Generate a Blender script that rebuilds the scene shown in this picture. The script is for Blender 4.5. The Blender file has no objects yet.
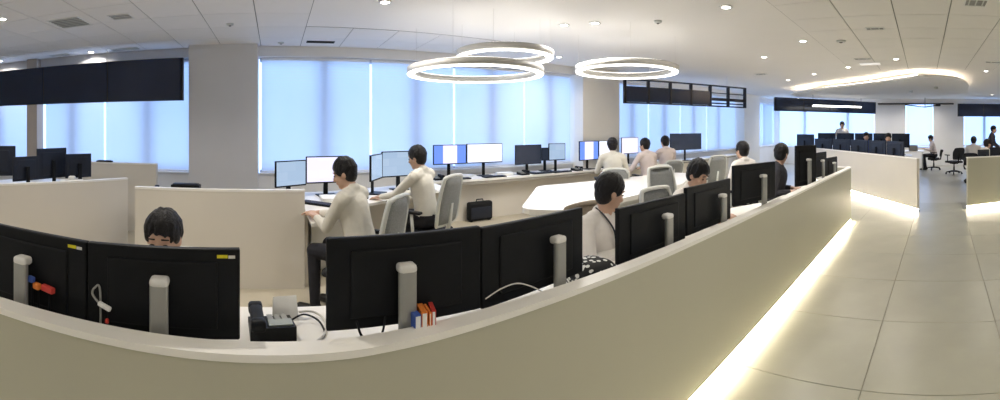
import bpy, bmesh, math, random
import numpy as np
from mathutils import Vector, Matrix

# ------------------------------------------------------------------ camera, world, exposure
SC = bpy.context.scene
COL = SC.collection
PI = math.pi
EYE, F, X0, H0 = 1.55, 413.0, 275.0, 130.0        # eye height, pixels per radian, column that looks along +Y, horizon row
cd = bpy.data.cameras.new('camera')
cam = bpy.data.objects.new('camera', cd)
COL.objects.link(cam)
SC.camera = cam
cd.type = 'PANO'                                   # the photograph is a swept (cylindrical) panorama
cd.panorama_type = 'CENTRAL_CYLINDRICAL'
cd.central_cylindrical_range_u_min = -X0 / F
cd.central_cylindrical_range_u_max = (1000 - X0) / F
cd.central_cylindrical_range_v_min = -(400 - H0) / F
cd.central_cylindrical_range_v_max = H0 / F
cd.central_cylindrical_radius = 1.0
cd.clip_start = 0.05
cam.location = (0, 0, EYE)
cam.rotation_euler = (PI / 2, 0, 0)

w = bpy.data.worlds.new('sky')
SC.world = w
w.use_nodes = True
bg = w.node_tree.nodes['Background']
bg.inputs['Color'].default_value = (0.37, 0.565, 1.0, 1)
bg.inputs['Strength'].default_value = 2.1
SC.view_settings.view_transform = 'Standard'
SC.view_settings.look = 'None'
SC.view_settings.exposure = 0.72
SC.view_settings.gamma = 1.0
SC.view_settings.use_curve_mapping = False
SC.cycles.use_denoising = True
SC.cycles.max_bounces = 8
SC.cycles.diffuse_bounces = 5
SC.cycles.glossy_bounces = 3
SC.cycles.transparent_max_bounces = 8
SC.cycles.caustics_reflective = False
SC.cycles.caustics_refractive = False
SC.cycles.sample_clamp_indirect = 6.0

CEIL = 2.90
YW = 6.75          # inner face of the window wall
XF = 18.0          # inner face of the far wall
DL_POWER = 12.0
WARM = (1.0, 0.86, 0.66)


def az(px):
    return (px - X0) / F


def at_r(px, r):
    a = az(px)
    return Vector((r * math.sin(a), r * math.cos(a)))


def at_y(px, y):
    return Vector((y * math.tan(az(px)), y))


def at_z(px, py, z):
    r = (EYE - z) * F / (py - H0)
    return at_r(px, r)


# ------------------------------------------------------------------ materials
MATS = {}


def mat(name, col, rough=0.6, var=0.06, scale=8.0, metal=0.0, bump=0.0, bscale=60.0, spec=0.4, emis=None, estr=0.0, coat=0.0):
    if name in MATS:
        return MATS[name]
    m = bpy.data.materials.new(name)
    m.use_nodes = True
    nt = m.node_tree
    p = nt.nodes['Principled BSDF']
    p.inputs['Roughness'].default_value = rough
    p.inputs['Metallic'].default_value = metal
    p.inputs['Specular IOR Level'].default_value = spec
    p.inputs['Coat Weight'].default_value = coat
    tc = nt.nodes.new('ShaderNodeTexCoord')
    nz = nt.nodes.new('ShaderNodeTexNoise')
    nz.inputs['Scale'].default_value = scale
    nz.inputs['Detail'].default_value = 3
    nt.links.new(tc.outputs['Object'], nz.inputs['Vector'])
    rp = nt.nodes.new('ShaderNodeValToRGB')
    rp.color_ramp.elements[0].position = 0.3
    rp.color_ramp.elements[1].position = 0.7
    rp.color_ramp.elements[0].color = tuple(max(0, c * (1 - var)) for c in col) + (1,)
    rp.color_ramp.elements[1].color = tuple(min(1, c * (1 + var)) for c in col) + (1,)
    nt.links.new(nz.outputs['Fac'], rp.inputs['Fac'])
    nt.links.new(rp.outputs['Color'], p.inputs['Base Color'])
    if bump:
        n2 = nt.nodes.new('ShaderNodeTexNoise')
        n2.inputs['Scale'].default_value = bscale
        nt.links.new(tc.outputs['Object'], n2.inputs['Vector'])
        b = nt.nodes.new('ShaderNodeBump')
        b.inputs['Strength'].default_value = bump
        b.inputs['Distance'].default_value = 0.02
        nt.links.new(n2.outputs['Fac'], b.inputs['Height'])
        nt.links.new(b.outputs['Normal'], p.inputs['Normal'])
    if emis:
        p.inputs['Emission Color'].default_value = tuple(emis) + (1,)
        p.inputs['Emission Strength'].default_value = estr
    MATS[name] = m
    return m


def grid_mat(name, col, joint, sx, sy, ox=0.0, oy=0.0, jw=0.006, rough=0.4):
    """plain surface with joint lines, for areas too far away to build the pieces"""
    m = bpy.data.materials.new(name)
    m.use_nodes = True
    nt = m.node_tree
    p = nt.nodes['Principled BSDF']
    p.inputs['Roughness'].default_value = rough
    g = nt.nodes.new('ShaderNodeNewGeometry')
    sep = nt.nodes.new('ShaderNodeSeparateXYZ')
    nt.links.new(g.outputs['Position'], sep.inputs[0])

    def line(sock, s, o):
        a = nt.nodes.new('ShaderNodeMath'); a.operation = 'ADD'; a.inputs[1].default_value = -o + 100 * s
        b = nt.nodes.new('ShaderNodeMath'); b.operation = 'MODULO'; b.inputs[1].default_value = s
        c = nt.nodes.new('ShaderNodeMath'); c.operation = 'LESS_THAN'; c.inputs[1].default_value = jw
        nt.links.new(sock, a.inputs[0]); nt.links.new(a.outputs[0], b.inputs[0]); nt.links.new(b.outputs[0], c.inputs[0])
        return c.outputs[0]
    mx = nt.nodes.new('ShaderNodeMath'); mx.operation = 'MAXIMUM'
    nt.links.new(line(sep.outputs[0], sx, ox), mx.inputs[0])
    nt.links.new(line(sep.outputs[1], sy, oy), mx.inputs[1])
    nz = nt.nodes.new('ShaderNodeTexNoise'); nz.inputs['Scale'].default_value = 1.5
    nt.links.new(g.outputs['Position'], nz.inputs['Vector'])
    rp = nt.nodes.new('ShaderNodeValToRGB')
    rp.color_ramp.elements[0].position = 0.3; rp.color_ramp.elements[1].position = 0.7
    rp.color_ramp.elements[0].color = tuple(c * 0.96 for c in col) + (1,)
    rp.color_ramp.elements[1].color = tuple(min(1, c * 1.03) for c in col) + (1,)
    nt.links.new(nz.outputs['Fac'], rp.inputs['Fac'])
    mix = nt.nodes.new('ShaderNodeMix'); mix.data_type = 'RGBA'
    nt.links.new(mx.outputs[0], mix.inputs[0])
    nt.links.new(rp.outputs['Color'], mix.inputs[6])
    mix.inputs[7].default_value = tuple(joint) + (1,)
    nt.links.new(mix.outputs[2], p.inputs['Base Color'])
    MATS[name] = m
    return m


def blind_mat(name='blind slats', lo=.40, hi=.50, sheer=0.0):
    m = bpy.data.materials.new(name); m.use_nodes = True
    nt = m.node_tree
    nt.nodes.remove(nt.nodes['Principled BSDF'])
    out = nt.nodes['Material Output']
    t = nt.nodes.new('ShaderNodeBsdfTranslucent'); t.inputs['Color'].default_value = (0.80, 0.82, 0.84, 1)
    d = nt.nodes.new('ShaderNodeBsdfDiffuse'); d.inputs['Color'].default_value = (0.72, 0.74, 0.78, 1)
    tc = nt.nodes.new('ShaderNodeTexCoord'); nz = nt.nodes.new('ShaderNodeTexNoise'); nz.inputs['Scale'].default_value = 3
    nt.links.new(tc.outputs['Object'], nz.inputs['Vector'])
    mr = nt.nodes.new('ShaderNodeMapRange'); mr.inputs[3].default_value = lo; mr.inputs[4].default_value = hi
    nt.links.new(nz.outputs['Fac'], mr.inputs[0])
    mx = nt.nodes.new('ShaderNodeMixShader')
    nt.links.new(mr.outputs[0], mx.inputs[0])
    nt.links.new(t.outputs[0], mx.inputs[1]); nt.links.new(d.outputs[0], mx.inputs[2])
    if sheer:
        tr = nt.nodes.new('ShaderNodeBsdfTransparent'); m2 = nt.nodes.new('ShaderNodeMixShader'); m2.inputs[0].default_value = sheer
        nt.links.new(mx.outputs[0], m2.inputs[1]); nt.links.new(tr.outputs[0], m2.inputs[2])
        nt.links.new(m2.outputs[0], out.inputs[0])
    else:
        nt.links.new(mx.outputs[0], out.inputs[0])
    return m


def glass_mat():
    m = bpy.data.materials.new('window glass'); m.use_nodes = True
    nt = m.node_tree
    nt.nodes.remove(nt.nodes['Principled BSDF'])
    out = nt.nodes['Material Output']
    t = nt.nodes.new('ShaderNodeBsdfTransparent'); t.inputs['Color'].default_value = (0.95, 0.98, 1, 1)
    g = nt.nodes.new('ShaderNodeBsdfGlossy'); g.inputs['Roughness'].default_value = 0.02
    fr = nt.nodes.new('ShaderNodeFresnel'); fr.inputs[0].default_value = 1.08
    mx = nt.nodes.new('ShaderNodeMixShader')
    nt.links.new(fr.outputs[0], mx.inputs[0]); nt.links.new(t.outputs[0], mx.inputs[1]); nt.links.new(g.outputs[0], mx.inputs[2])
    nt.links.new(mx.outputs[0], out.inputs[0])
    return m


def screen_mat(name, base, strength, bars, seed=0):
    """a lit display: a page of bands and window blocks"""
    m = bpy.data.materials.new(name); m.use_nodes = True
    nt = m.node_tree
    p = nt.nodes['Principled BSDF']
    p.inputs['Base Color'].default_value = (0.02, 0.02, 0.025, 1); p.inputs['Roughness'].default_value = 0.25
    tc = nt.nodes.new('ShaderNodeTexCoord')
    mp = nt.nodes.new('ShaderNodeMapping')
    mp.inputs['Location'].default_value = (seed * 0.37, 0, seed * 0.21)
    nt.links.new(tc.outputs['Object'], mp.inputs[0])
    sp = nt.nodes.new('ShaderNodeSeparateXYZ'); cb = nt.nodes.new('ShaderNodeCombineXYZ')
    nt.links.new(mp.outputs[0], sp.inputs[0]); nt.links.new(sp.outputs[0], cb.inputs[0]); nt.links.new(sp.outputs[2], cb.inputs[1])
    br = nt.nodes.new('ShaderNodeTexBrick')
    br.inputs['Scale'].default_value = 4.0
    br.inputs['Color1'].default_value = tuple(base) + (1,)
    br.inputs['Color2'].default_value = tuple(bars) + (1,)
    br.inputs['Mortar'].default_value = tuple(0.8 * a + 0.2 * b for a, b in zip(base, bars)) + (1,)
    br.inputs['Mortar Size'].default_value = 0.02
    br.inputs['Brick Width'].default_value = 0.9; br.inputs['Row Height'].default_value = 0.42
    nt.links.new(cb.outputs[0], br.inputs['Vector'])
    nt.links.new(br.outputs['Color'], p.inputs['Emission Color'])
    p.inputs['Emission Strength'].default_value = strength
    MATS[name] = m
    return m


def page_mat(name):
    m = bpy.data.materials.new(name); m.use_nodes = True
    nt = m.node_tree; p = nt.nodes['Principled BSDF']
    p.inputs['Base Color'].default_value = (.02, .02, .025, 1)
    tc = nt.nodes.new('ShaderNodeTexCoord'); sp = nt.nodes.new('ShaderNodeSeparateXYZ'); nt.links.new(tc.outputs['Object'], sp.inputs[0])
    ab = nt.nodes.new('ShaderNodeMath'); ab.operation = 'ABSOLUTE'; nt.links.new(sp.outputs[0], ab.inputs[0])
    r = nt.nodes.new('ShaderNodeValToRGB'); r.color_ramp.interpolation = 'CONSTANT'
    r.color_ramp.elements[0].color = (.66, .62, .90, 1); r.color_ramp.elements[1].position = .13; r.color_ramp.elements[1].color = (.10, .20, .62, 1)
    nt.links.new(ab.outputs[0], r.inputs[0]); nt.links.new(r.outputs[0], p.inputs['Emission Color'])
    p.inputs['Emission Strength'].default_value = 1.0
    MATS[name] = m
    return m


def checker_mat(name, a, b, scale):
    m = bpy.data.materials.new(name); m.use_nodes = True
    nt = m.node_tree; p = nt.nodes['Principled BSDF']; p.inputs['Roughness'].default_value = 0.85
    tc = nt.nodes.new('ShaderNodeTexCoord'); v = nt.nodes.new('ShaderNodeTexVoronoi'); v.inputs['Scale'].default_value = scale
    nt.links.new(tc.outputs['Object'], v.inputs['Vector'])
    r = nt.nodes.new('ShaderNodeValToRGB'); r.color_ramp.interpolation = 'CONSTANT'
    r.color_ramp.elements[0].color = tuple(b) + (1,); r.color_ramp.elements[1].position = 0.38; r.color_ramp.elements[1].color = tuple(a) + (1,)
    nt.links.new(v.outputs['Distance'], r.inputs[0]); nt.links.new(r.outputs[0], p.inputs['Base Color'])
    MATS[name] = m
    return m


PAINT = mat('white painted wall', (0.78, 0.77, 0.76), 0.75, 0.02, 1.5)
PIERM = mat('grey pier cladding', (0.66, 0.66, 0.68), 0.6, 0.03, 1.2)
PIERW = mat('off white pier cladding', (0.86, 0.83, 0.77), 0.55, 0.03, 1.2)
PLASTER = mat('ceiling plaster', (0.86, 0.84, 0.81), 0.85, 0.015, 0.8)
TILEM = mat('ceiling tile', (0.84, 0.82, 0.79), 0.85, 0.025, 1.3, bump=0.03, bscale=200)
CARPET = mat('beige vinyl floor', (0.50, 0.45, 0.35), 0.55, 0.06, 2.0)
STONE = mat('beige stone tile', (0.30, 0.295, 0.235), 0.32, 0.07, 2.4, bump=0.02, bscale=30, spec=0.5)
FARFLOOR = grid_mat('far stone floor', (0.36, 0.355, 0.31), (0.36, 0.33, 0.27), 0.91, 0.91, 0.0, 0.37, 0.012, 0.3)  # paler than the near tiles: window reflection put into the stone colour
JOINT = mat('floor joint', (0.26, 0.24, 0.19), 0.8)
CREAM = mat('cream laminate', (0.465, 0.455, 0.36), 0.5, 0.02, 1.5)
CREAM2 = mat('pale cream laminate', (0.70, 0.66, 0.59), 0.5, 0.02, 1.5)
WHITE = mat('white worktop', (0.86, 0.84, 0.79), 0.35, 0.015, 3)
PLINTH = mat('plinth', (0.35, 0.33, 0.29), 0.6)
BLACK = mat('black plastic', (0.007, 0.008, 0.010), 0.5, 0.1, 20, spec=0.2)
NAVYB = mat('dark navy plastic', (0.012, 0.016, 0.028), 0.45, 0.1, 10, spec=0.35)
BLACKG = mat('black gloss', (0.006, 0.007, 0.010), 0.12, 0.05, 10)
BOARD = mat('dark display glass', (0.014, 0.024, 0.058), 0.2, 0.2, 0.9, spec=0.5)
RAIL = mat('dark metal rail', (0.02, 0.02, 0.024), 0.4, 0.1, 6, metal=0.4)
SILVER = mat('silver grey plastic', (0.34, 0.34, 0.32), 0.38, 0.04, 12, metal=0.35)
LSILV = mat('pale silver plastic', (0.72, 0.71, 0.68), 0.35, 0.03, 12)
CHROME = mat('polished alloy', (0.62, 0.62, 0.62), 0.22, 0.03, 10, metal=0.9)
GREYFR = mat('grey chair frame', (0.60, 0.61, 0.58), 0.45, 0.04, 10)
MESHG = mat('grey mesh fabric', (0.24, 0.25, 0.25), 0.9, 0.18, 90, bump=0.3, bscale=300)
MESHB = mat('black mesh fabric', (0.020, 0.021, 0.024), 0.85, 0.2, 90, bump=0.3, bscale=300)
MESHT = mat('tan chair fabric', (0.30, 0.25, 0.19), 0.9, 0.12, 60, bump=0.2, bscale=250)
YELLOW = mat('yellow sticker', (0.70, 0.62, 0.02), 0.6, 0.15, 60)
ALU = mat('window frame', (0.58, 0.58, 0.64), 0.4, 0.03, 6)
SILL = mat('white sill', (0.85, 0.86, 0.88), 0.4, 0.02, 4)
GRILLE = mat('vent grille', (0.30, 0.30, 0.29), 0.6, 0.1, 20)
DARKG = mat('dark slot', (0.015, 0.015, 0.017), 0.6)
LAMPM = mat('lamp diffuser', (0.9, 0.9, 0.9), 0.4, 0.0, emis=(1.0, 0.95, 0.86), estr=14.0)
RINGM = mat('ring diffuser', (0.9, 0.9, 0.9), 0.4, 0.0, emis=(1.0, 0.98, 0.94), estr=3.0)
UPM = mat('ring uplight', (0.9, 0.9, 0.9), 0.4, 0.0, emis=(1.0, 0.95, 0.88), estr=3.0)  # glow added on the ring tops to brighten the ceiling
RINGB = mat('ring body', (0.50, 0.49, 0.46), 0.4, 0.03, 5)
LEDM = mat('warm led strip', (0.9, 0.85, 0.7), 0.4, 0.0, emis=(1.0, 0.89, 0.72), estr=62.0)
COVEM = mat('cove led strip', (0.9, 0.85, 0.7), 0.4, 0.0, emis=(1.0, 0.86, 0.70), estr=17.0)
TRIM = mat('white trim', (0.80, 0.80, 0.78), 0.5, 0.02, 5)
PAPER = mat('white paper', (0.82, 0.82, 0.80), 0.8, 0.04, 20)
SKIN = mat('skin', (0.56, 0.36, 0.26), 0.55, 0.06, 14)
LIP = mat('lips', (0.42, 0.20, 0.17), 0.5)
HAIR = mat('black hair', (0.008, 0.007, 0.008), 0.5, 0.3, 60, bump=0.5, bscale=140, spec=0.3)
EYEM = mat('eye', (0.03, 0.02, 0.018), 0.25)
SHIRT_W = mat('white shirt cotton', (0.80, 0.76, 0.72), 0.85, 0.05, 9, bump=0.25, bscale=22)
SHIRT_C = mat('cream shirt cotton', (0.72, 0.69, 0.61), 0.85, 0.05, 9, bump=0.25, bscale=22)
SHIRT_P = mat('pale pink shirt cotton', (0.66, 0.57, 0.54), 0.85, 0.05, 9, bump=0.25, bscale=22)
SHIRT_D = mat('dark jacket wool', (0.035, 0.035, 0.045), 0.9, 0.1, 12, bump=0.25, bscale=22)
SHIRT_B = mat('blue shirt cotton', (0.06, 0.10, 0.42), 0.85, 0.08, 9, bump=0.25, bscale=22)
TROUS = mat('dark trousers', (0.020, 0.020, 0.026), 0.9, 0.12, 12, bump=0.2, bscale=25)
SHOE = mat('black leather', (0.015, 0.013, 0.012), 0.4)
RED = mat('red plastic', (0.55, 0.05, 0.04), 0.5)
ORANGE = mat('orange card', (0.75, 0.22, 0.04), 0.6)
BLUEP = mat('blue plastic', (0.05, 0.11, 0.42), 0.5)
CABLEW = mat('white cable', (0.62, 0.60, 0.56), 0.5)
BLIND = blind_mat()
SHEER = blind_mat('sheer blind slats', .15, .25, .35)
GLASS = glass_mat()
SCR_W = screen_mat('lilac page screen', (0.62, 0.60, 0.86), 0.95, (0.65, 0.63, 0.88), 0)
SCR_G = screen_mat('grey blue page screen', (0.30, 0.42, 0.58), 0.75, (0.36, 0.47, 0.62), 2)
SCR_B = page_mat('blue desktop with a page')
SCR_C = screen_mat('white page screen', (0.70, 0.76, 0.98), 1.0, (0.74, 0.79, 0.98), 3)
SCR_D = screen_mat('dark page screen', (0.02, 0.03, 0.05), 0.5, (0.03, 0.04, 0.07), 5)
PATTERN = checker_mat('black and white pattern', (0.012, 0.012, 0.013), (0.75, 0.75, 0.72), 36)


# ------------------------------------------------------------------ mesh helpers
def new_obj(name, me, m=None, parent=None, smooth=False):
    if m is not None:
        me.materials.append(m)
    if smooth:
        for p in me.polygons:
            p.use_smooth = True
    o = bpy.data.objects.new(name, me)
    COL.objects.link(o)
    if parent is not None:
        o.parent = parent
    return o


def tag(o, label=None, cat=None, group=None, kind=None):
    if label: o['label'] = label
    if cat: o['category'] = cat
    if group: o['group'] = group
    if kind: o['kind'] = kind
    return o


def thing(name, label, cat, loc=(0, 0, 0), rz=0.0, group=None):
    o = bpy.data.objects.new(name, None)
    o.empty_display_size = 0.1
    COL.objects.link(o)
    o.location = loc
    o.rotation_euler = (0, 0, rz)
    return tag(o, label, cat, group)


class MB:
    def __init__(s):
        s.v = []; s.f = []

    def add(s, vs, fs, mtx=None):
        n = len(s.v)
        if mtx is not None:
            vs = [mtx @ Vector(v) for v in vs]
        s.v += [tuple(v) for v in vs]
        s.f += [tuple(i + n for i in f) for f in fs]
        return s

    def box(s, x0, x1, y0, y1, z0, z1, mtx=None):
        return s.add([(x, y, z) for x in (x0, x1) for y in (y0, y1) for z in (z0, z1)],
                     [(0, 1, 3, 2), (4, 6, 7, 5), (0, 4, 5, 1), (2, 3, 7, 6), (0, 2, 6, 4), (1, 5, 7, 3)], mtx)

    def rbox(s, x0, x1, y0, y1, z0, z1, r=0.01, seg=2, mtx=None):
        bm = bmesh.new()
        bmesh.ops.create_cube(bm, size=1)
        for v in bm.verts:
            v.co = Vector((x0 + (v.co.x + .5) * (x1 - x0), y0 + (v.co.y + .5) * (y1 - y0), z0 + (v.co.z + .5) * (z1 - z0)))
        bmesh.ops.bevel(bm, geom=bm.edges[:], offset=min(r, .49 * min(x1 - x0, y1 - y0, z1 - z0)), segments=seg, profile=0.5, affect='EDGES')
        bm.verts.index_update()
        s.add([v.co.copy() for v in bm.verts], [[v.index for v in f.verts] for f in bm.faces], mtx)
        bm.free()
        return s

    def prism(s, poly, z0, z1, mtx=None):
        n = len(poly)
        vs = [(p[0], p[1], z0) for p in poly] + [(p[0], p[1], z1) for p in poly]
        fs = [tuple(range(n))[::-1], tuple(range(n, 2 * n))] + [(i, (i + 1) % n, n + (i + 1) % n, n + i) for i in range(n)]
        return s.add(vs, fs, mtx)

    def tube(s, pts, r, n=8, closed=False, mtx=None):
        pts = [Vector(p) for p in pts]
        m = len(pts)
        rs = r if isinstance(r, (list, tuple)) else [r] * m
        vs = []; up0 = None
        for i, p in enumerate(pts):
            a = pts[(i - 1) % m] if (closed or i > 0) else p
            b = pts[(i + 1) % m] if (closed or i < m - 1) else p
            t = (b - a).normalized()
            if up0 is None:
                up0 = Vector((0, 0, 1)) if abs(t.z) < .9 else Vector((1, 0, 0))
            u = (up0 - t * up0.dot(t)).normalized()
            up0 = u
            w_ = t.cross(u)
            for k in range(n):
                c, d = math.cos(2 * PI * k / n), math.sin(2 * PI * k / n)
                vs.append(p + (u * c + w_ * d) * rs[i])
        fs = []
        for i in range(m if closed else m - 1):
            for k in range(n):
                fs.append((i * n + k, i * n + (k + 1) % n, ((i + 1) % m) * n + (k + 1) % n, ((i + 1) % m) * n + k))
        if not closed:
            fs.append(tuple(range(n))[::-1]); fs.append(tuple((m - 1) * n + k for k in range(n)))
        return s.add(vs, fs, mtx)

    def lathe(s, prof, n=20, mtx=None, closed=False):
        vs = []; m = len(prof)
        for r, z in prof:
            for k in range(n):
                vs.append((r * math.cos(2 * PI * k / n), r * math.sin(2 * PI * k / n), z))
        fs = []
        for i in range(m if closed else m - 1):
            for k in range(n):
                fs.append((i * n + k, i * n + (k + 1) % n, ((i + 1) % m) * n + (k + 1) % n, ((i + 1) % m) * n + k))
        if not closed:
            fs.append(tuple(range(n))[::-1]); fs.append(tuple((m - 1) * n + k for k in range(n)))
        return s.add(vs, fs, mtx)

    def ell(s, c, r, n=16, m=10, rot=None):
        vs = []; fs = []
        rot = rot or Matrix.Identity(3)
        c = Vector(c)
        vs.append(c + rot @ Vector((0, 0, r[2])))
        for i in range(1, m):
            t = PI * i / m
            for k in range(n):
                a = 2 * PI * k / n
                vs.append(c + rot @ Vector((r[0] * math.sin(t) * math.cos(a), r[1] * math.sin(t) * math.sin(a), r[2] * math.cos(t))))
        vs.append(c + rot @ Vector((0, 0, -r[2])))
        L = len(vs) - 1
        for k in range(n):
            fs.append((0, 1 + k, 1 + (k + 1) % n))
            fs.append((L, L - n + (k + 1) % n, L - n + k))
        for i in range(m - 2):
            for k in range(n):
                a = 1 + i * n + k; b = 1 + i * n + (k + 1) % n
                fs.append((a, a + n, b + n, b))
        return s.add(vs, fs)

    def caps(s, a, b, ra, rb, n=12):
        """closed tapered capsule"""
        a = Vector(a); b = Vector(b)
        t = (b - a); L = t.length
        t = t / L if L > 1e-6 else Vector((0, 0, 1))
        u = t.orthogonal().normalized(); w_ = t.cross(u)
        rings = []
        for q in (-70, -40, -10):
            q = math.radians(q); rings.append((a + t * ra * math.sin(q), ra * math.cos(q)))
        for q in (10, 40, 70):
            q = math.radians(q); rings.append((b + t * rb * math.sin(q), rb * math.cos(q)))
        vs = [a - t * ra]
        for c, r in rings:
            for k in range(n):
                x = 2 * PI * k / n
                vs.append(c + (u * math.cos(x) + w_ * math.sin(x)) * r)
        vs.append(b + t * rb)
        fs = []; Lx = len(vs) - 1
        for k in range(n):
            fs.append((0, 1 + (k + 1) % n, 1 + k)); fs.append((Lx, Lx - n + k, Lx - n + (k + 1) % n))
        for i in range(5):
            for k in range(n):
                p = 1 + i * n + k; q = 1 + i * n + (k + 1) % n
                fs.append((p, q, q + n, p + n))
        return s.add(vs, fs)

    def mesh(s, name='m'):
        me = bpy.data.meshes.new(name)
        me.from_pydata(s.v, [], s.f)
        bm = bmesh.new(); bm.from_mesh(me)
        bmesh.ops.recalc_face_normals(bm, faces=bm.faces[:])
        bm.to_mesh(me); bm.free()
        return me

    def build(s, name, m, parent=None, smooth=False):
        return new_obj(name, s.mesh(name), m, parent, smooth)


def struct(name, mb, m, parent=None, smooth=False):
    o = mb.build(name, m, parent, smooth)
    if parent is None:
        o['kind'] = 'structure'
    return o


def offset_line(pts, d):
    """polyline moved sideways by d (left of travel positive)"""
    out = []
    for i, p in enumerate(pts):
        a = Vector(pts[max(0, i - 1)]); b = Vector(pts[min(len(pts) - 1, i + 1)])
        t = (b - a).normalized()
        out.append((p[0] - t.y * d, p[1] + t.x * d))
    return out


def strip_prism(mb, pts, d0, d1, z0, z1):
    """wall-like solid that follows a polyline between the offsets d0 and d1"""
    A = offset_line(pts, d0); B = offset_line(pts, d1)
    n = len(pts)
    vs = []
    for i in range(n):
        vs += [(A[i][0], A[i][1], z0), (B[i][0], B[i][1], z0), (B[i][0], B[i][1], z1), (A[i][0], A[i][1], z1)]
    fs = [(0, 1, 2, 3), (4 * n - 4, 4 * n - 1, 4 * n - 2, 4 * n - 3)]
    for i in range(n - 1):
        for k in range(4):
            fs.append((4 * i + k, 4 * i + 4 + k, 4 * i + 4 + (k + 1) % 4, 4 * i + (k + 1) % 4))
    return mb.add(vs, fs)


def spline(pts, n=8):
    P = [Vector(p) for p in pts]
    out = []
    for i in range(len(P) - 1):
        p0 = P[max(0, i - 1)]; p1 = P[i]; p2 = P[i + 1]; p3 = P[min(len(P) - 1, i + 2)]
        for k in range(n):
            t = k / n
            out.append(0.5 * ((2 * p1) + (p2 - p0) * t + (2 * p0 - 5 * p1 + 4 * p2 - p3) * t * t + (3 * p1 - p0 - 3 * p2 + p3) * t ** 3))
    out.append(P[-1])
    return out


# ------------------------------------------------------------------ the room
XL, YF = -8.0, -6.0
# floor: dark joint bed, stone tiles of the corridor, plain stone beyond, vinyl inside the workstations
fl = struct('floor', MB().box(XL, XF + .2, YF, YW + .2, -0.12, -0.006), JOINT)
rot = math.radians(-2.4)
ts = 0.91
tile_me = MB().rbox(0.0025, ts - 0.0025, 0.0025, ts - 0.0025, -0.006, 0.0, 0.0015, 1).mesh('stone_tile')
tile_me.materials.append(STONE)
org = Vector((2.43, 0.37))
for i in range(-2, 7):
    for j in range(-3, 2):
        lx, ly = i * ts, j * ts
        o = bpy.data.objects.new('floor_tile', tile_me)
        COL.objects.link(o)
        o.parent = fl
        o.location = (org.x + lx * math.cos(rot) - ly * math.sin(rot), org.y + lx * math.sin(rot) + ly * math.cos(rot), 0)
        o.rotation_euler = (0, 0, rot)


def gp(i, j):
    lx, ly = i * ts, j * ts
    return (org.x + lx * math.cos(rot) - ly * math.sin(rot), org.y + lx * math.sin(rot) + ly * math.cos(rot))


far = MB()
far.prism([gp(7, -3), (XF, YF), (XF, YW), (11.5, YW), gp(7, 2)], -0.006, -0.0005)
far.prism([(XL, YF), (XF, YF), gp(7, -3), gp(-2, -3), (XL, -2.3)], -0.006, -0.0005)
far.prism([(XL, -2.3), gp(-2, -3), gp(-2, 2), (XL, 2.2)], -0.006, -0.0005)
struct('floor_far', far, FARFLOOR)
inn = MB()
inn.prism([(XL, 2.2), gp(-2, 2), gp(7, 2), (11.5, YW), (XL, YW)], -0.006, -0.0003)
struct('floor_inner', inn, CARPET)

# ceiling: plaster slab with mineral tiles hung from it where the photograph shows the grid
ce = struct('ceiling', MB().box(XL, XF + .2, YF, YW + .2, CEIL + .004, CEIL + .12), PLASTER)
cs = 0.63
ct_me = MB().rbox(0.005, cs - 0.005, 0.005, cs - 0.005, -0.004, 0.004, 0.0015, 1).mesh('ceiling_tile')
ct_me.materials.append(TILEM)
TB = MB()
for i in range(-9, 22):
    for j in range(-3, 11):
        x, y = -0.855 + i * cs, 0.34 + j * cs
        cx, cy = x + cs / 2, y + cs / 2
        r = math.hypot(cx, cy)
        if y + cs > YW - 0.02 or r > 9.2 or r < 1.6:
            continue
        a = math.degrees(math.atan2(cx, cy))
        if a < -48 or a > 108 or (a > 104 and cx < 0):
            continue
        left = cx < 0.7
        nearwall = y > 5.2 and cx < 4.2
        corridor = cx > 2.3 and y < 1.3
        if not (left or nearwall or corridor):
            continue
        if left and cy < 0.9:
            continue
        TB.box(x - .004, x + cs + .004, y - .004, y + cs + .004, CEIL + .002, CEIL + .0042)
        o = bpy.data.objects.new('ceiling_tile', ct_me)
        COL.objects.link(o)
        o.parent = ce
        o.location = (x, y, CEIL)

TB.build('tile_grid', mat('grey ceiling grid', (0.30, 0.29, 0.27), .7), ce)
# window wall: parapet, header, piers
struct('wall_back', MB().box(XL, XF + .2, YW, YW + .2, 0, 0.83), PAINT)
struct('wall_back_header', MB().box(XL, XF + .2, YW - .10, YW + .2, 2.74, CEIL + .004), PAINT)
PIERS = [(-1.36, -0.27), (5.93, 7.08), (13.85, 15.3)]
for k, (a, b) in enumerate(PIERS):
    struct('wall_pier_%d' % (k + 1), MB().box(a, b, 6.42, YW + .2, 0, CEIL + .003), PIERM if k == 0 else PIERW)
    struct('baseboard_pier_%d' % (k + 1), MB().box(a - .01, b + .01, 6.405, 6.42, 0, 0.10), PLINTH)
struct('wall_slim_pier_1', MB().box(-4.47, -4.24, 6.52, YW, 0, CEIL + .003), mat('tan slim pier', (0.50, 0.44, 0.38), 0.6, 0.03, 2))
struct('wall_left', MB().box(XL - .2, XL, YF, YW + .2, 0, CEIL + .004), PAINT)
struct('wall_front', MB().box(XL, XF, YF - .2, YF, 0, CEIL + .004), PAINT)
# far wall with three openings
fw = MB()
FWIN = [(-5.6, -1.75), (-0.42, 0.80), (2.15, 6.6)]
ys = [YF] + [v for p in FWIN for v in p] + [YW + .2]
for k in range(0, len(ys), 2):
    fw.box(XF, XF + .2, ys[k], ys[k + 1], 0, CEIL + .004)
for a, b in FWIN:
    fw.box(XF, XF + .2, a, b, 0, 0.8)
    fw.box(XF, XF + .2, a, b, 2.74, CEIL + .004)
struct('wall_right', fw, PAINT)


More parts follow.
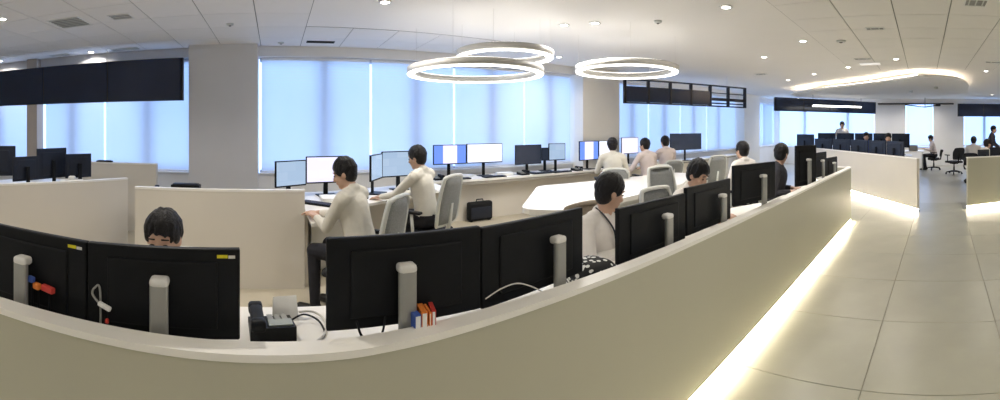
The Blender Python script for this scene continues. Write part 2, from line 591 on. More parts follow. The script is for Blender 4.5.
def window(n, x0, x1, mulls, parent_rot=None):
    wd = bpy.data.objects.new('window_%d' % n, None); COL.objects.link(wd); wd['kind'] = 'structure'
    if parent_rot:
        wd.location = parent_rot[0]; wd.rotation_euler = (0, 0, parent_rot[1])
    y = YW if not parent_rot else 0.0
    MB().box(x0, x1, y + .10, y + .16, 0.83, 0.89).box(x0, x1, y + .10, y + .16, 2.68, 2.74).build('window_frame', ALU, wd)
    MB().rbox(x0, x1, y - .05, y + .10, 0.83, 0.855, .006, 1).build('window_sill', SILL, wd)
    ed = [x0] + list(mulls) + [x1]
    for m_ in mulls:
        MB().box(m_ - .06, m_ + .06, y + .137, y + .20, 0.86, 2.74).build('mullion', ALU, wd)
    for a, b in zip(ed[:-1], ed[1:]):
        MB().box(a + .03, b - .03, y + .125, y + .135, 0.88, 2.70).build('pane', GLASS, wd)
    return wd


window(1, XL + .02, -1.38, [-6.85, -5.35, -3.63, -2.17])
window(2, -0.25, 5.91, [0.82, 2.42, 3.95, 5.35])
window(3, 7.1, 13.83, [7.95, 9.35, 10.9, 12.5])
window(4, 15.32, XF - .02, [16.6])
for k, (a, b) in enumerate(FWIN):
    c = (a + b) / 2
    hw = (b - a) / 2
    ml = [-1.0, 1.0] if hw > 1.5 else []
    window(5 + k, -hw, hw, ml, ((XF, c, 0), -PI / 2))


def blind(x0, x1, label, z0=0.87, frame=None, fab=None):
    t = thing('window_blind', label, 'blind', ((x0 + x1) / 2, YW + .03, 0) if frame is None else frame[0], 0 if frame is None else frame[1], 'pale blue window blinds')
    hw = (x1 - x0) / 2
    MB().rbox(-hw, hw, -.025, .025, 2.69, 2.735, .005, 1).build('headrail', SILL, t)
    MB().rbox(-hw, hw, -.018, .018, z0 - .008, z0 + .014, .005, 1).build('bottom_rail', SILL, t)
    sl = MB()
    pitch, wdt, tilt = 0.050, 0.056, math.radians(68)
    z = z0 + .04
    while z < 2.68:
        dy, dz = math.cos(tilt) * wdt / 2, math.sin(tilt) * wdt / 2
        sl.add([(-hw, -dy, z - dz), (hw, -dy, z - dz), (hw, dy, z + dz), (-hw, dy, z + dz)], [(0, 1, 2, 3)])
        z += pitch
    s = sl.build('slats', fab or BLIND, t)
    s['kind'] = 'stuff'
    return t


blind(-7.6, -6.14, 'window blind nearest the left edge behind the black desk monitors')
blind(-6.10, -4.60, 'window blind left of the slim tan post')
blind(-4.20, -2.98, 'window blind right of the slim tan post, under the long dark board')
blind(-2.94, -1.40, 'window blind against the left side of the wide grey pier')
blind(-0.22, 1.58, 'window blind against the right side of the wide grey pier')
blind(1.62, 3.12, 'window blind behind the left half of the lowest ring lamp')
blind(3.16, 4.66, 'window blind behind the right half of the lowest ring lamp')
blind(4.685, 5.88, 'window blind just left of the white pier by the third ring lamp')
blind(7.12, 8.60, 'window blind just right of the white pier, below the open-frame board')
blind(8.63, 10.12, 'second window blind below the open-frame board')
blind(10.15, 11.66, 'third window blind below the open-frame board')
blind(11.69, 13.80, 'window blind at the far right end under the open-frame board')
blind(15.36, 17.9, 'window blind in the far corner of the room', fab=SHEER)
for k, (a, b) in enumerate(FWIN):
    hw = (b - a) / 2 - .04
    blind(-hw, hw, ['wide far blind below the dark board at the right edge', 'narrow far blind at the end of the corridor', 'wide far blind below the dark board with the light bar'][k],
          0.87, ((XF + .03, (a + b) / 2, 0), -PI / 2), SHEER)
struct('trim_1', MB().box(XF - .12, XF, -1.3, 2.0, 2.66, 2.72), RAIL)


# ------------------------------------------------------------------ long cream counter and the other partitions
def partition(name, label, pts, ztop, mt, cap=True, led=True, thick=.07, zb=.07):
    t = thing(name, label, 'partition', (pts[0][0], pts[0][1], 0))
    off = Vector((pts[0][0], pts[0][1]))
    P = [(p[0] - off.x, p[1] - off.y) for p in pts]
    strip_prism(MB(), P, 0, thick - .01, zb, ztop - .022).build('panel', mt, t)
    if cap:
        strip_prism(MB(), P, -.004, thick, ztop - .022, ztop).build('cap', WHITE, t)
    strip_prism(MB(), P, .04, thick - .012, 0, zb).build('plinth', PLINTH, t)
    if led:
        strip_prism(MB(), P, .006, .034, zb - .012, zb - .001).build('led_strip', LEDM, t)
    return t


CP = spline([(-4.6, 1.138), (-1.5, 1.138), (0.0, 1.140), (0.35, 1.155), (0.75, 1.188), (1.25, 1.206), (2.4, 1.225), (4.5, 1.225), (6.75, 1.205)], 6)
CP = [(p.x, p.y) for p in CP]
end = [(6.84, 1.215), (6.90, 1.25), (6.93, 1.31), (6.94, 1.40), (6.95, 1.60)]
CTOP, DESK = 0.93, 0.77
partition('counter_partition', 'long cream counter front with white cap and glowing base sweeping across the foreground', CP + end, CTOP, CREAM)
dk = thing('counter_desk', 'long white desk running behind the foreground cream counter, under its row of monitors', 'desk', (-4.5, 1.3, 0))
A = offset_line(CP, .066)
poly = [(x + 4.5, y - 1.3) for x, y in A] + [(6.75 + 4.5, 1.64 - 1.3), (4.2 + 4.5, 1.66 - 1.3), (3.7 + 4.5, 1.86 - 1.3), (2.4 + 4.5, 1.88 - 1.3), (0.4 + 4.5, 1.82 - 1.3), (0 + 0.1, 1.80 - 1.3)]
MB().prism(poly, DESK - .03, DESK).build('worktop', WHITE, dk)
for x in (-3.4, -2.0, -0.9, 0.35, 1.35, 2.7, 4.3, 5.6, 6.6):
    MB().box(x + 4.5 - .02, x + 4.5 + .02, .10, .34, 0.0, DESK - .03).build('desk_leg', GREYFR, dk)

# end partition in the middle left with its desk
pc = partition('desk_end_partition', 'cream end panel standing in the middle of the room, right of the man peering over the monitors',
               [(-1.42, 4.02), (0.29, 4.02)], 0.965, CREAM2, led=False, zb=0.0)
pa = partition('left_partition', 'cream slanted partition at the left edge, below the cluster of black monitors',
               [(-4.0, 2.45), (-2.93, 3.73), (-1.86, 5.0)], 0.93, CREAM2, led=False, zb=0.0)
pb = partition('tall_partition', 'short pale partition block below the left windows, taller than its neighbours',
               [(-3.03, 5.95), (-1.76, 5.95)], 1.045, CREAM2, led=False, zb=0.0, thick=.09)
p2 = partition('far_counter_partition', 'cream slanted counter front with glowing base at the left of the corridor, beyond the long counter',
               [(13.2, 4.2), (11.6, 3.0), (9.85, 1.68), (7.75, 0.13)], 1.02, CREAM2)
p3 = partition('right_counter_partition', 'cream counter front with glowing base at the right edge of the corridor',
               [(8.0, -0.86), (8.35, -1.6), (9.6, -4.0)], 1.02, CREAM)

ld = thing('left_desk', 'white desk behind the left slanted partition carrying black monitors', 'desk', (-3.2, 5.0, 0))
MB().prism([(-1.3, -1.3), (-.75, -1.55), (1.0, .5), (.5, .72), (-.6, .8)], .73, .76).build('worktop', WHITE, ld)
for x, y in ((-.8, -1.2), (-.5, .7), (.6, .6)):
    MB().tube([(x, y, 0), (x, y, .73)], .025).build('leg', GREYFR, ld)

sd = thing('slanted_desk', 'white slanted desk where two men in white shirts work, behind the cream end panel', 'desk', (0, 4.5, 0))
MB().prism([(-1.35, -.39), (0.30, -.40), (.31, -1.02), (.47, -1.0), (.62, -.74), (0.62, -.41), (2.30, .62), (2.30, 1.35), (.6, .75), (-1.35, .75)], .73, .76).build('worktop', WHITE, sd)
MB().prism([(0.29, -.40), (0.33, -.40), (0.33, .70), (0.29, .70)], 0, .73).build('side_panel', CREAM2, sd)
MB().prism([(0.34, .60), (2.2, 1.10), (2.2, 1.14), (.34, .64)], 0.08, .73).build('back_panel', CREAM2, sd)
MB().box(2.22, 2.26, .70, 1.3, 0, .73).build('side_panel', CREAM2, sd)
MB().box(0.40, .84, .02, .50, 0.02, .62).build('pedestal', LSILV, sd)

wdk = thing('window_desk', 'long white desk running along the window wall behind the lozenge table', 'desk', (2.45, 6.05, 0))
MB().prism([(0, 0), (3.3, 0.0), (10.0, -.05), (10.0, .36), (4.63, .36), (4.63, .32), (3.48, .32), (3.48, .66), (0, .66)], .70, .735).build('worktop', WHITE, wdk)
MB().box(0.02, 9.95, .29, .31, 0.0, .70).build('front_panel', CREAM2, wdk)
MB().box(0.02, 9.95, .012, .03, .655, .70).build('edge_rail', PLINTH, wdk)
MB().box(0.02, .05, .0, .64, 0.0, .70).build('side_panel', CREAM2, wdk)

# lozenge meeting table
lt = thing('lozenge_table', 'large white lozenge-shaped table with rounded corners in the middle of the room', 'table', (4.2, 3.9, 0))
corn = [(2.33, 3.45), (3.48, 4.72), (6.35, 4.45), (6.45, 4.0), (5.05, 3.35), (2.62, 3.12)]
rp = []
for i, c in enumerate(corn):
    c = Vector(c); a = Vector(corn[i - 1]); b = Vector(corn[(i + 1) % 6])
    da, db = (a - c).normalized() * .16, (b - c).normalized() * .16
    for k in range(5):
        t_ = k / 4
        rp.append((1 - t_) ** 2 * (c + da) + 2 * t_ * (1 - t_) * c + t_ * t_ * (c + db))
LT = [(p.x - 4.2, p.y - 3.9) for p in rp]
MB().prism(LT, .70, .755).build('table_top', WHITE, lt)
MB().prism([(x * .5, y * .45) for x, y in LT], 0, .70).build('pedestal', TRIM, lt)
MB().prism([(x * .94, y * .90) for x, y in LT], .66, .70).build('apron', TRIM, lt)

# far desks
fd = thing('far_desk', 'white desk behind the slanted far counter, loaded with monitor backs', 'desk', (10.5, 2.3, 0))
FR = [at_r(914, 8.0), at_r(885, 9.0), at_r(853, 10.25), at_r(815, 12.3), at_r(815, 13.1), at_r(853, 11.1), at_r(885, 9.8), at_r(914, 8.8)]
MB().prism([(p.x - 10.5, p.y - 2.3) for p in FR], .73, .76).build('worktop', WHITE, fd)
for x, y in ((-1.9, -1.95), (0.0, -.75), (1.6, .75)):
    MB().tube([(x, y, 0), (x, y, .73)], .03).build('leg', GREYFR, fd)
fd2 = thing('back_desk', 'white desk of the rearmost monitor row, in front of the far windows', 'desk', (13.8, 3.0, 0))
FR2 = [at_r(912, 12.6), at_r(865, 13.9), at_r(815, 15.3), at_r(815, 16.1), at_r(865, 14.7), at_r(912, 13.3)]
MB().prism([(p.x - 13.8, p.y - 3.0) for p in FR2], .73, .76).build('worktop', WHITE, fd2)
for x, y in ((-.9, -2.4), (0.25, -.85), (1.1, .8)):
    MB().tube([(x, y, 0), (x, y, .73)], .03).build('leg', GREYFR, fd2)
ft = thing('corridor_table', 'small white table at the end of the corridor with a seated person', 'table', (15.9, 0.55, 0))
MB().rbox(-.45, .45, -.55, .75, .72, .75, .01).build('table_top', WHITE, ft)
for x in (-.4, .4):
    for y in (-.5, .7):
        MB().tube([(x, y, 0), (x, y, .72)], .022).build('leg', GREYFR, ft)
rd = thing('right_far_desk', 'white desk behind the right corridor counter', 'desk', (10.0, -1.9, 0))
MB().prism([(-1.85, 1.0), (-1.50, .25), (-.25, -2.1), (.5, -2.1), (-.75, .55), (-1.1, 1.0)], .73, .76).build('worktop', WHITE, rd)
for x, y in ((-1.2, .5), (.1, -1.9)):
    MB().tube([(x, y, 0), (x, y, .73)], .03).build('leg', GREYFR, rd)


# ------------------------------------------------------------------ monitors
def monitor(label, a, b, ztop, zbot, deskz, to_cam=False, scr=None, sticker=False, neck=True, group=None, shell=None, neckx=0.0):
    """a, b: plan positions of the left and right edge as seen from the camera"""
    a = Vector(a); b = Vector(b)
    c = (a + b) / 2
    W = (b - a).length
    rz = math.atan2((b - a).y, (b - a).x)
    if to_cam:
        rz += PI
    t = thing('monitor', label, 'monitor', (c.x, c.y, deskz), rz, group)
    z0, z1 = zbot - deskz, ztop - deskz
    hw = W / 2
    sh = shell or BLACK
    bk = MB()
    bk.rbox(-hw, hw, -.012, .012, z0, z1, .006, 2)
    bk.rbox(-hw * .72, hw * .72, -.020, -.008, z0 + (z1 - z0) * .12, z1 - (z1 - z0) * .14, .007, 2)
    bk.build('back_shell', sh, t)
    bz = MB()
    e = .012
    bz.box(-hw + .002, hw - .002, .010, .015, z0 + .002, z0 + e * 1.5).box(-hw + .002, hw - .002, .010, .015, z1 - e, z1 - .002)
    bz.box(-hw + .002, -hw + e, .010, .015, z0 + e * 1.5, z1 - e).box(hw - e, hw - .002, .010, .015, z0 + e * 1.5, z1 - e)
    bz.build('bezel', BLACK, t)
    MB().box(-hw + e, hw - e, .011, .0135, z0 + e * 1.5, z1 - e).build('screen', scr or SCR_D, t)
    zm = z0 + (z1 - z0) * .60
    if neck:
        nx = neckx
        MB().rbox(nx - .030, nx + .030, -.075, -.048, 0.012, zm + .03, .010, 3).build('stand_neck', SILVER, t, True)
        MB().rbox(nx - .031, nx + .031, -.0765, -.026, zm + .005, zm + .036, .012, 3).build('neck_cap', LSILV, t, True)
    else:
        MB().rbox(-.028, .028, -.06, -.035, 0.012, zm, .006, 2).build('stand_neck', BLACK, t)
    MB().rbox(-.12, .12, -.085, .11, 0, .014, .005, 2).build('stand_base', SILVER if neck else BLACK, t)
    if sticker:
        MB().box(hw - .075, hw - .040, -.0130, -.0118, z1 - .030, z1 - .019).build('sticker', YELLOW, t)
        MB().box(hw - .038, hw - .016, -.0130, -.0118, z1 - .031, z1 - .021).build('sticker', LSILV, t)
    return t


monitor('black monitor back cut by the left edge, with a small yellow sticker', (-1.175, 1.352), (-.630, 1.292), 1.163, .86, DESK, sticker=True, neckx=.02)
monitor('black monitor back with yellow sticker in front of the man peering over it', (-.626, 1.292), (-.115, 1.350), 1.163, .866, DESK, sticker=True)
monitor('black monitor back on the counter just right of the desk phone', (.164, 1.32), (.712, 1.32), 1.203, .905, DESK, neckx=-.02)
monitor('black monitor back angled away, left of the man with the lanyard', (.716, 1.322), (1.285, 1.405), 1.195, .898, DESK, neckx=.075)
monitor('black monitor back directly in front of the man with the lanyard', (1.53, 1.405), (2.165, 1.42), 1.155, .868, DESK, neckx=.06)
monitor('black monitor back hiding the lower face of the second counter worker', (2.18, 1.42), (2.79, 1.42), 1.185, .88, DESK, neckx=.10)
monitor('tall-set black monitor back left of the dark-clothed worker', (2.95, 1.47), (3.52, 1.33), 1.265, .94, DESK, neckx=.05)
monitor('upright black monitor back just right of the dark-clothed worker', (4.73, 1.52), (5.08, 1.36), 1.36, .865, DESK, neckx=.0)
monitor('small black monitor back second from the rounded counter end', (5.3, 1.47), (5.8, 1.40), 1.24, .90, DESK)
monitor('small low black monitor nearest the rounded counter end', (5.98, 1.45), (6.45, 1.38), 1.13, .86, DESK)

# lit screens in the middle
monitor('lit grey-blue screen at the left end of the slanted desk', (0.0, 4.62), (0.36, 4.86), 1.20, .90, .76, True, SCR_G, neck=False)
monitor('lit lilac screen in front of the man in the grey mesh chair', (0.365, 4.90), (0.88, 4.99), 1.235, .91, .76, True, SCR_W, neck=False)
monitor('narrow blue-grey lit screen left of the second shirted man', (1.12, 4.78), (1.36, 5.16), 1.25, .93, .76, True, SCR_G, neck=False)
monitor('wide blue-grey lit screen in front of the second shirted man', (1.365, 5.18), (1.90, 5.30), 1.27, .93, .76, True, SCR_G, neck=False)
monitor('blue lit screen at the left end of the window desk', at_y(433, 6.40), at_y(466, 6.42), 1.30, .965, .735, True, SCR_B, neck=False)
monitor('blank white lit screen beside the blue one on the window desk', at_y(466.5, 6.42), at_y(502, 6.42), 1.31, .965, .735, True, SCR_C, neck=False)
monitor('black switched-off screen on the window desk', at_y(515, 6.40), at_y(541, 6.42), 1.27, .90, .735, True, SCR_D, neck=False)
monitor('small dark side screen beside the switched-off monitor', at_y(541.5, 6.56), at_y(549, 6.50), 1.20, .94, .735, True, SCR_D, neck=False)
monitor('grey-blue lit screen right of the switched-off monitor', at_y(548.5, 6.26), at_y(565, 6.26), 1.29, .96, .735, True, SCR_G, neck=False)
monitor('lilac screen left of the man with his back turned in front of the white pier', at_y(579, 6.22), at_y(598, 6.26), 1.32, .92, .735, True, SCR_B, neck=False)
monitor('pale screen half hidden by the man with his back turned', at_y(598.5, 6.26), at_y(612, 6.24), 1.32, .92, .735, True, SCR_C, neck=False)
monitor('pale lilac screen between the three men at the window desk', at_y(621, 6.24), at_y(638, 6.24), 1.38, 1.0, .735, True, SCR_W, neck=False)
monitor('dark screen on the window desk below the right end of the open-frame board', at_y(670, 6.1), at_y(701, 5.9), 1.46, 1.02, .735, True, SCR_D, neck=False)
# black cluster at the left edge
monitor('black monitor at the extreme left of the left-hand cluster', (-3.95, 4.35), (-3.45, 4.75), 1.325, .90, .76, shell=NAVYB, neck=False)
monitor('low black monitor second from the left edge in the left-hand cluster', at_r(13, 5.5), at_r(38.5, 5.75), 1.19, .86, .76, shell=NAVYB, neck=False)
monitor('tallest-set black monitor in the left-hand cluster', at_r(37, 5.75), at_r(66, 6.1), 1.29, .86, .76, shell=NAVYB, neck=False)
monitor('black monitor at the right end of the left-hand cluster', at_r(65.5, 5.9), at_r(91, 6.1), 1.205, .86, .76, shell=NAVYB, neck=False)

# far rows
q1 = [(10.0 + .25, 2.55 - .35), (8.7, .98)]
names = ['first', 'second', 'third', 'fourth', 'fifth', 'sixth', 'seventh']
for k in range(6):
    px0 = 797 + k * 18
    r0, r1 = 13.0 - k * .72, 13.0 - (k + 1) * .72 + .06
    monitor('dark monitor above the slanted far counter, %s from left in the nearer row' % names[k], at_r(px0, r0), at_r(px0 + 17, r1),
            1.30 if k else 1.42, .95, .76, shell=NAVYB, neck=False, group='nearer far row of monitors')
for k in range(5):
    px0 = 818 + k * 18.5
    r0, r1 = 15.6 - k * .55, 15.6 - (k + 1) * .55 + .05
    monitor('dark monitor in the rearmost row before the far windows, %s from left' % names[k], at_r(px0, r0), at_r(px0 + 17.5, r1),
            1.44, 1.0, .76, shell=NAVYB, neck=False, group='rearmost row of monitors')
monitor('dark monitor back at the right edge behind the right counter', at_r(990, 9.3), at_r(1008, 9.5), 1.16, .86, .76, shell=NAVYB, neck=False)
monitor('dark monitor back left of the right-edge one behind the right counter', at_r(978, 9.0), at_r(989, 9.25), 1.12, .86, .76, shell=NAVYB, neck=False)


# ------------------------------------------------------------------ office chairs
def chair(label, loc, facing, seat_z=.44, frame=GREYFR, fab=MESHG, back_h=.58, group=None):
    """local +Y is where the sitter looks"""
    t = thing('office_chair', label, 'chair', (loc[0], loc[1], 0), -math.radians(facing), group)
    MB().rbox(-.24, .24, -.23, .24, seat_z - .07, seat_z, .03, 3).build('seat', MESHB, t, True)
    fr = MB()
    zt = seat_z + back_h
    loop = [(-.20, -.25, seat_z + .08), (-.225, -.29, seat_z + .30), (-.20, -.335, zt - .05), (-.14, -.345, zt), (.14, -.345, zt), (.20, -.335, zt - .05), (.225, -.29, seat_z + .30), (.20, -.25, seat_z + .08)]
    fr.tube([tuple(p) for p in spline(loop + loop[:1], 4)[:-1]], .020, 8, closed=True)
    fr.build('back_frame', frame, t, True)
    vs = []; fs = []
    for i in range(7):
        u = i / 6
        z = seat_z + .09 + u * (back_h - .10)
        hw = .195 + .02 * math.sin(PI * u) - (.05 if i == 6 else 0)
        for j in range(7):
            v = j / 6 * 2 - 1
            vs.append((hw * v, -.255 - .085 * u - .028 * (1 - v * v), z))
    n = len(vs)
    vs += [(x, y - .012, z) for x, y, z in vs]
    for i in range(6):
        for j in range(6):
            a = i * 7 + j
            fs.append((a, a + 1, a + 8, a + 7)); fs.append((n + a, n + a + 7, n + a + 8, n + a + 1))
    for j in range(6):
        fs.append((j, n + j, n + j + 1, j + 1)); a = 42 + j; fs.append((a, a + 1, n + a + 1, n + a))
    for i in range(6):
        a = i * 7; fs.append((a, a + 7, n + a + 7, n + a)); a = i * 7 + 6; fs.append((a, n + a, n + a + 7, a + 7))
    MB().add(vs, fs).build('backrest', fab, t, True)
    MB().tube([(0, -.10, seat_z - .07), (0, -.26, seat_z - .05), (0, -.30, seat_z + .12), (0, -.325, seat_z + .30)], [.03, .03, .025, .02]).build('back_spine', frame, t, True)
    for s in (-1, 1):
        ar = MB().rbox(s * .28 - .035, s * .28 + .035, -.12, .14, seat_z + .20, seat_z + .23, .012, 2).build('armrest', BLACK, t, True)
        MB().tube([(s * .20, -.02, seat_z - .06), (s * .28, -.02, seat_z - .02), (s * .28, 0, seat_z + .20)], .017).build('arm_post', frame, ar, True)
    MB().tube([(0, 0, .09), (0, 0, .25)], .03, 12).tube([(0, 0, .25), (0, 0, seat_z - .07)], .02, 12).build('gas_column', BLACK, t, True)
    MB().rbox(-.10, .10, -.12, .12, seat_z - .105, seat_z - .068, .01).build('tilt_mechanism', BLACK, t)
    for k in range(5):
        a = 2 * PI * k / 5 + .3
        lg = MB().tube([(0, 0, .10), (.16 * math.cos(a), .16 * math.sin(a), .095), (.29 * math.cos(a), .29 * math.sin(a), .07)], [.03, .022, .016]).build('base_leg', frame if frame is not GREYFR else CHROME, t, True)
        M = Matrix.Translation((.29 * math.cos(a), .29 * math.sin(a), .03)) @ Matrix.Rotation(a, 4, 'Z') @ Matrix.Rotation(PI / 2, 4, 'X')
        MB().lathe([(.012, -.022), (.03, -.020), (.03, .020), (.012, .022)], 14, M).build('caster', BLACK, lg, True)
    return t


# ------------------------------------------------------------------ people
class Body:
    def __init__(s):
        s.mb = MB(); s.pr = []

    def ell(s, lab, c, r, rot=None):
        s.mb.ell(c, r, 18, 12, rot)
        s.pr.append(('e', lab, np.array(c), np.array(r), np.array(rot) if rot is not None else np.eye(3)))

    def cap(s, lab, a, b, ra, rb):
        s.mb.caps(a, b, ra, rb)
        s.pr.append(('c', lab, np.array(a), np.array(b), ra, rb))

    def label(s, pts):
        best = np.full(len(pts), 1e9); lab = np.zeros(len(pts), int)
        for p in s.pr:
            if p[0] == 'e':
                q = (pts - p[2]) @ p[4]
                k0 = np.linalg.norm(q / p[3], axis=1); k1 = np.linalg.norm(q / (p[3] ** 2), axis=1) + 1e-9
                d = k0 * (k0 - 1) / k1
            else:
                ab = p[3] - p[2]
                t = np.clip(((pts - p[2]) @ ab) / max(ab @ ab, 1e-9), 0, 1)
                d = np.linalg.norm(pts - p[2] - t[:, None] * ab, axis=1) - (p[4] + (p[5] - p[4]) * t)
            m = d < best
            best[m] = d[m]; lab[m] = p[1]
        return lab


def remeshed(mb, voxel, smooth):
    me = mb.mesh('tmp')
    ob = bpy.data.objects.new('tmp', me); COL.objects.link(ob)
    md = ob.modifiers.new('r', 'REMESH'); md.mode = 'VOXEL'; md.voxel_size = voxel
    sm = ob.modifiers.new('s', 'SMOOTH'); sm.factor = .5; sm.iterations = smooth
    dg = bpy.context.evaluated_depsgraph_get()
    out = bpy.data.meshes.new_from_object(ob.evaluated_get(dg))
    bpy.data.objects.remove(ob); bpy.data.meshes.remove(me)
    return out


def ik(S, T, l1, l2, pole):
    S, T = Vector(S), Vector(T)
    d = T - S
    L = min(d.length, (l1 + l2) * .995)
    d = d.normalized()
    x = (l1 * l1 - l2 * l2 + L * L) / (2 * L)
    h = math.sqrt(max(l1 * l1 - x * x, 0))
    p = Vector(pole); p = (p - d * p.dot(d)).normalized()
    return S + d * x + p * h, S + d * L


def person(label, loc, facing, hz=.54, lean=8, head_yaw=0, head_pitch=0, rh=(.16, .42, .80), lh=(-.16, .42, .80), shirt=None, voxel=.012,
           standing=False, lanyard=False, seed=1, scale=1.0, group=None):
    rnd = random.Random(seed)
    t = thing('person', label, 'person', (loc[0], loc[1], 0), -math.radians(facing), group)
    B = Body()
    if standing:
        hz = .93
    L = math.radians(lean)
    s = Vector((0, math.sin(L), math.cos(L)))
    H = Vector((0, 0, hz))
    Rl = Matrix.Rotation(-L, 3, 'X')
    SH, SK, TR, SO, LI = 0, 1, 2, 3, 4
    B.ell(TR, H + Vector((0, 0, -.01)), (.165, .125, .115), Rl)
    prof = ((-.03, .10, .08), (.0, .148, .116), (.06, .158, .122), (.12, .155, .120), (.18, .153, .117), (.24, .156, .116), (.30, .163, .118), (.36, .170, .120), (.41, .170, .114), (.46, .155, .095), (.50, .10, .06))
    rows = [(H + s * d_ + Rl @ Vector((0, .01 * d_ / .36, 0)), rx, ry) for d_, rx, ry in prof]
    B.mb.add([c_ + Rl @ Vector((rx * math.cos(2 * PI * k / 24), ry * math.sin(2 * PI * k / 24), 0)) for c_, rx, ry in rows for k in range(24)],
             [(i * 24 + k, i * 24 + (k + 1) % 24, i * 24 + 24 + (k + 1) % 24, i * 24 + 24 + k) for i in range(len(rows) - 1) for k in range(24)]
             + [tuple(range(24))[::-1], tuple((len(rows) - 1) * 24 + k for k in range(24))])
    for c_, rx, ry in rows[2:9]:
        B.pr.append(('e', SH, np.array(c_), np.array((rx, ry, .11)), np.array(Rl)))
    shc = H + s * .465
    B.cap(SH, shc + Vector((-.155, -.01, 0)), shc + Vector((.155, -.01, 0)), .066, .066)
    B.cap(SH, shc + Vector((-.10, -.012, .03)), shc + Vector((.10, -.012, .03)), .052, .052)
    Nb = H + s * .52
    # head frame
    Rh = Matrix.Rotation(-math.radians(head_yaw), 3, 'Z') @ Matrix.Rotation(-math.radians(head_pitch), 3, 'X')
    nd = (s * .6 + Vector((0, 0, .4)) + Rh @ Vector((0, .12, 0))).normalized()
    HC = Nb + nd * .105 + Rh @ Vector((0, .015, .03))

    def hp(x, y, z):
        return HC + Rh @ Vector((x, y, z))
    B.cap(SK, Nb - s * .03, hp(0, -.02, -.05), .056, .050)
    B.cap(SH, Nb + Vector((-.03, -.035, .012)), Nb + Vector((.03, -.035, .012)), .038, .038)     # collar
    B.cap(SH, Nb + Vector((-.045, -.02, .005)), Nb + Vector((-.025, .04, -.02)), .026, .022)
    B.cap(SH, Nb + Vector((.045, -.02, .005)), Nb + Vector((.025, .04, -.02)), .026, .022)
    B.ell(SK, hp(0, -.008, .022), (.076, .093, .094), Rh)
    B.ell(SK, hp(0, .018, -.040), (.060, .070, .076), Rh)
    B.ell(SK, hp(0, .058, -.098), (.028, .024, .020), Rh)
    B.cap(SK, hp(0, .084, .008), hp(0, .100, -.034), .010, .015)
    B.cap(SK, hp(-.036, .074, .026), hp(.036, .074, .026), .013, .013)
    for q in (-1, 1):
        B.ell(SK, hp(q * .078, -.006, -.008), (.010, .021, .032), Rh)
        B.ell(SK, hp(q * .036, .066, -.030), (.024, .020, .022), Rh)
    B.ell(LI, hp(0, .082, -.066), (.024, .012, .008), Rh)
    # arms
    for q, T in ((1, rh), (-1, lh)):
        S = shc + Vector((q * .185, -.005, -.012))
        E_, W_ = ik(S, T, .285, .25, (q * .55, -.35, -1))
        B.cap(SH, S, E_, .058, .048)
        m_ = E_.lerp(W_, .82)
        B.cap(SH, E_, m_, .046, .036)
        B.cap(SK, E_.lerp(W_, .7), W_, .030, .026)
        f = (W_ - E_).normalized(); f = Vector((f.x * .8, f.y, max(min(f.z, .1), -.25))).normalized() if not standing else f
        side = f.cross(Vector((0, 0, 1))).normalized() if abs(f.z) < .95 else Vector((0, 1, 0))
        side *= 1.0
        dn = side.cross(f).normalized()
        if dn.z > 0: dn = -dn
        for k in range(4):
            o_ = (k - 1.5) * .021
            B.cap(SK, W_ + side * o_ * .7, W_ + f * .085 + side * o_, .016, .013)
            ln = (.062, .074, .070, .054)[k if q < 0 else k]
            k0 = W_ + f * .085 + side * o_ * 1.05
            k1 = k0 + f * ln * .55 + dn * .008 + side * o_ * .12
            k2 = k1 + f * ln * .40 + dn * .022
            B.cap(SK, k0, k1, .0100, .0092); B.cap(SK, k1, k2, .0092, .0080)
        ts_ = -q
        th0 = W_ + f * .025 + side * ts_ * .030
        th1 = th0 + f * .035 + side * ts_ * .026 + dn * .006
        B.cap(SK, th0, th1, .013, .011); B.cap(SK, th1, th1 + f * .032 + side * ts_ * .004 + dn * .006, .0105, .009)
    # legs
    for q in (-1, 1):
        hj = H + Vector((q * .085, 0, -.02))
        if standing:
            k_ = Vector((q * .095, .02, .49)); a_ = Vector((q * .10, -.02, .09))
        else:
            k_ = Vector((q * .12, .41, max(hz - .02, .47))); a_ = Vector((q * .12, .40 - .06 * (q > 0), .10))
        B.cap(TR, hj, k_, .092, .064)
        B.cap(TR, k_, a_, .062, .046)
        B.cap(SO, (a_.x, a_.y - .05, .040), (a_.x * 1.1, a_.y + .15, .036), .040, .036)
        B.cap(SO, (a_.x, a_.y - .02, .05), (a_.x, a_.y, .10), .042, .042)
    me = remeshed(B.mb, voxel, 5 if voxel < .013 else 2)
    n = len(me.polygons)
    cen = np.empty(n * 3); me.polygons.foreach_get('center', cen)
    lab = B.label(cen.reshape(-1, 3))
    me.materials.clear()
    for m_ in (shirt or SHIRT_W, SKIN, TROUS, SHOE, LIP):
        me.materials.append(m_)
    me.polygons.foreach_set('material_index', lab.astype(np.int32))
    me.polygons.foreach_set('use_smooth', np.ones(n, bool))
    me.update()
    body = new_obj('body', me, None, t)
    # hair: a cap with a fringe and loose tufts
    hm = MB()
    hm.ell(hp(0, -.016, .042), (.084, .096, .088), 18, 12, Rh)
    hm.ell(hp(0, -.042, -.002), (.081, .066, .090), 18, 12, Rh)
    for q in (-1, 1):
        hm.ell(hp(q * .070, .012, .030), (.017, .045, .046), 12, 8, Rh)
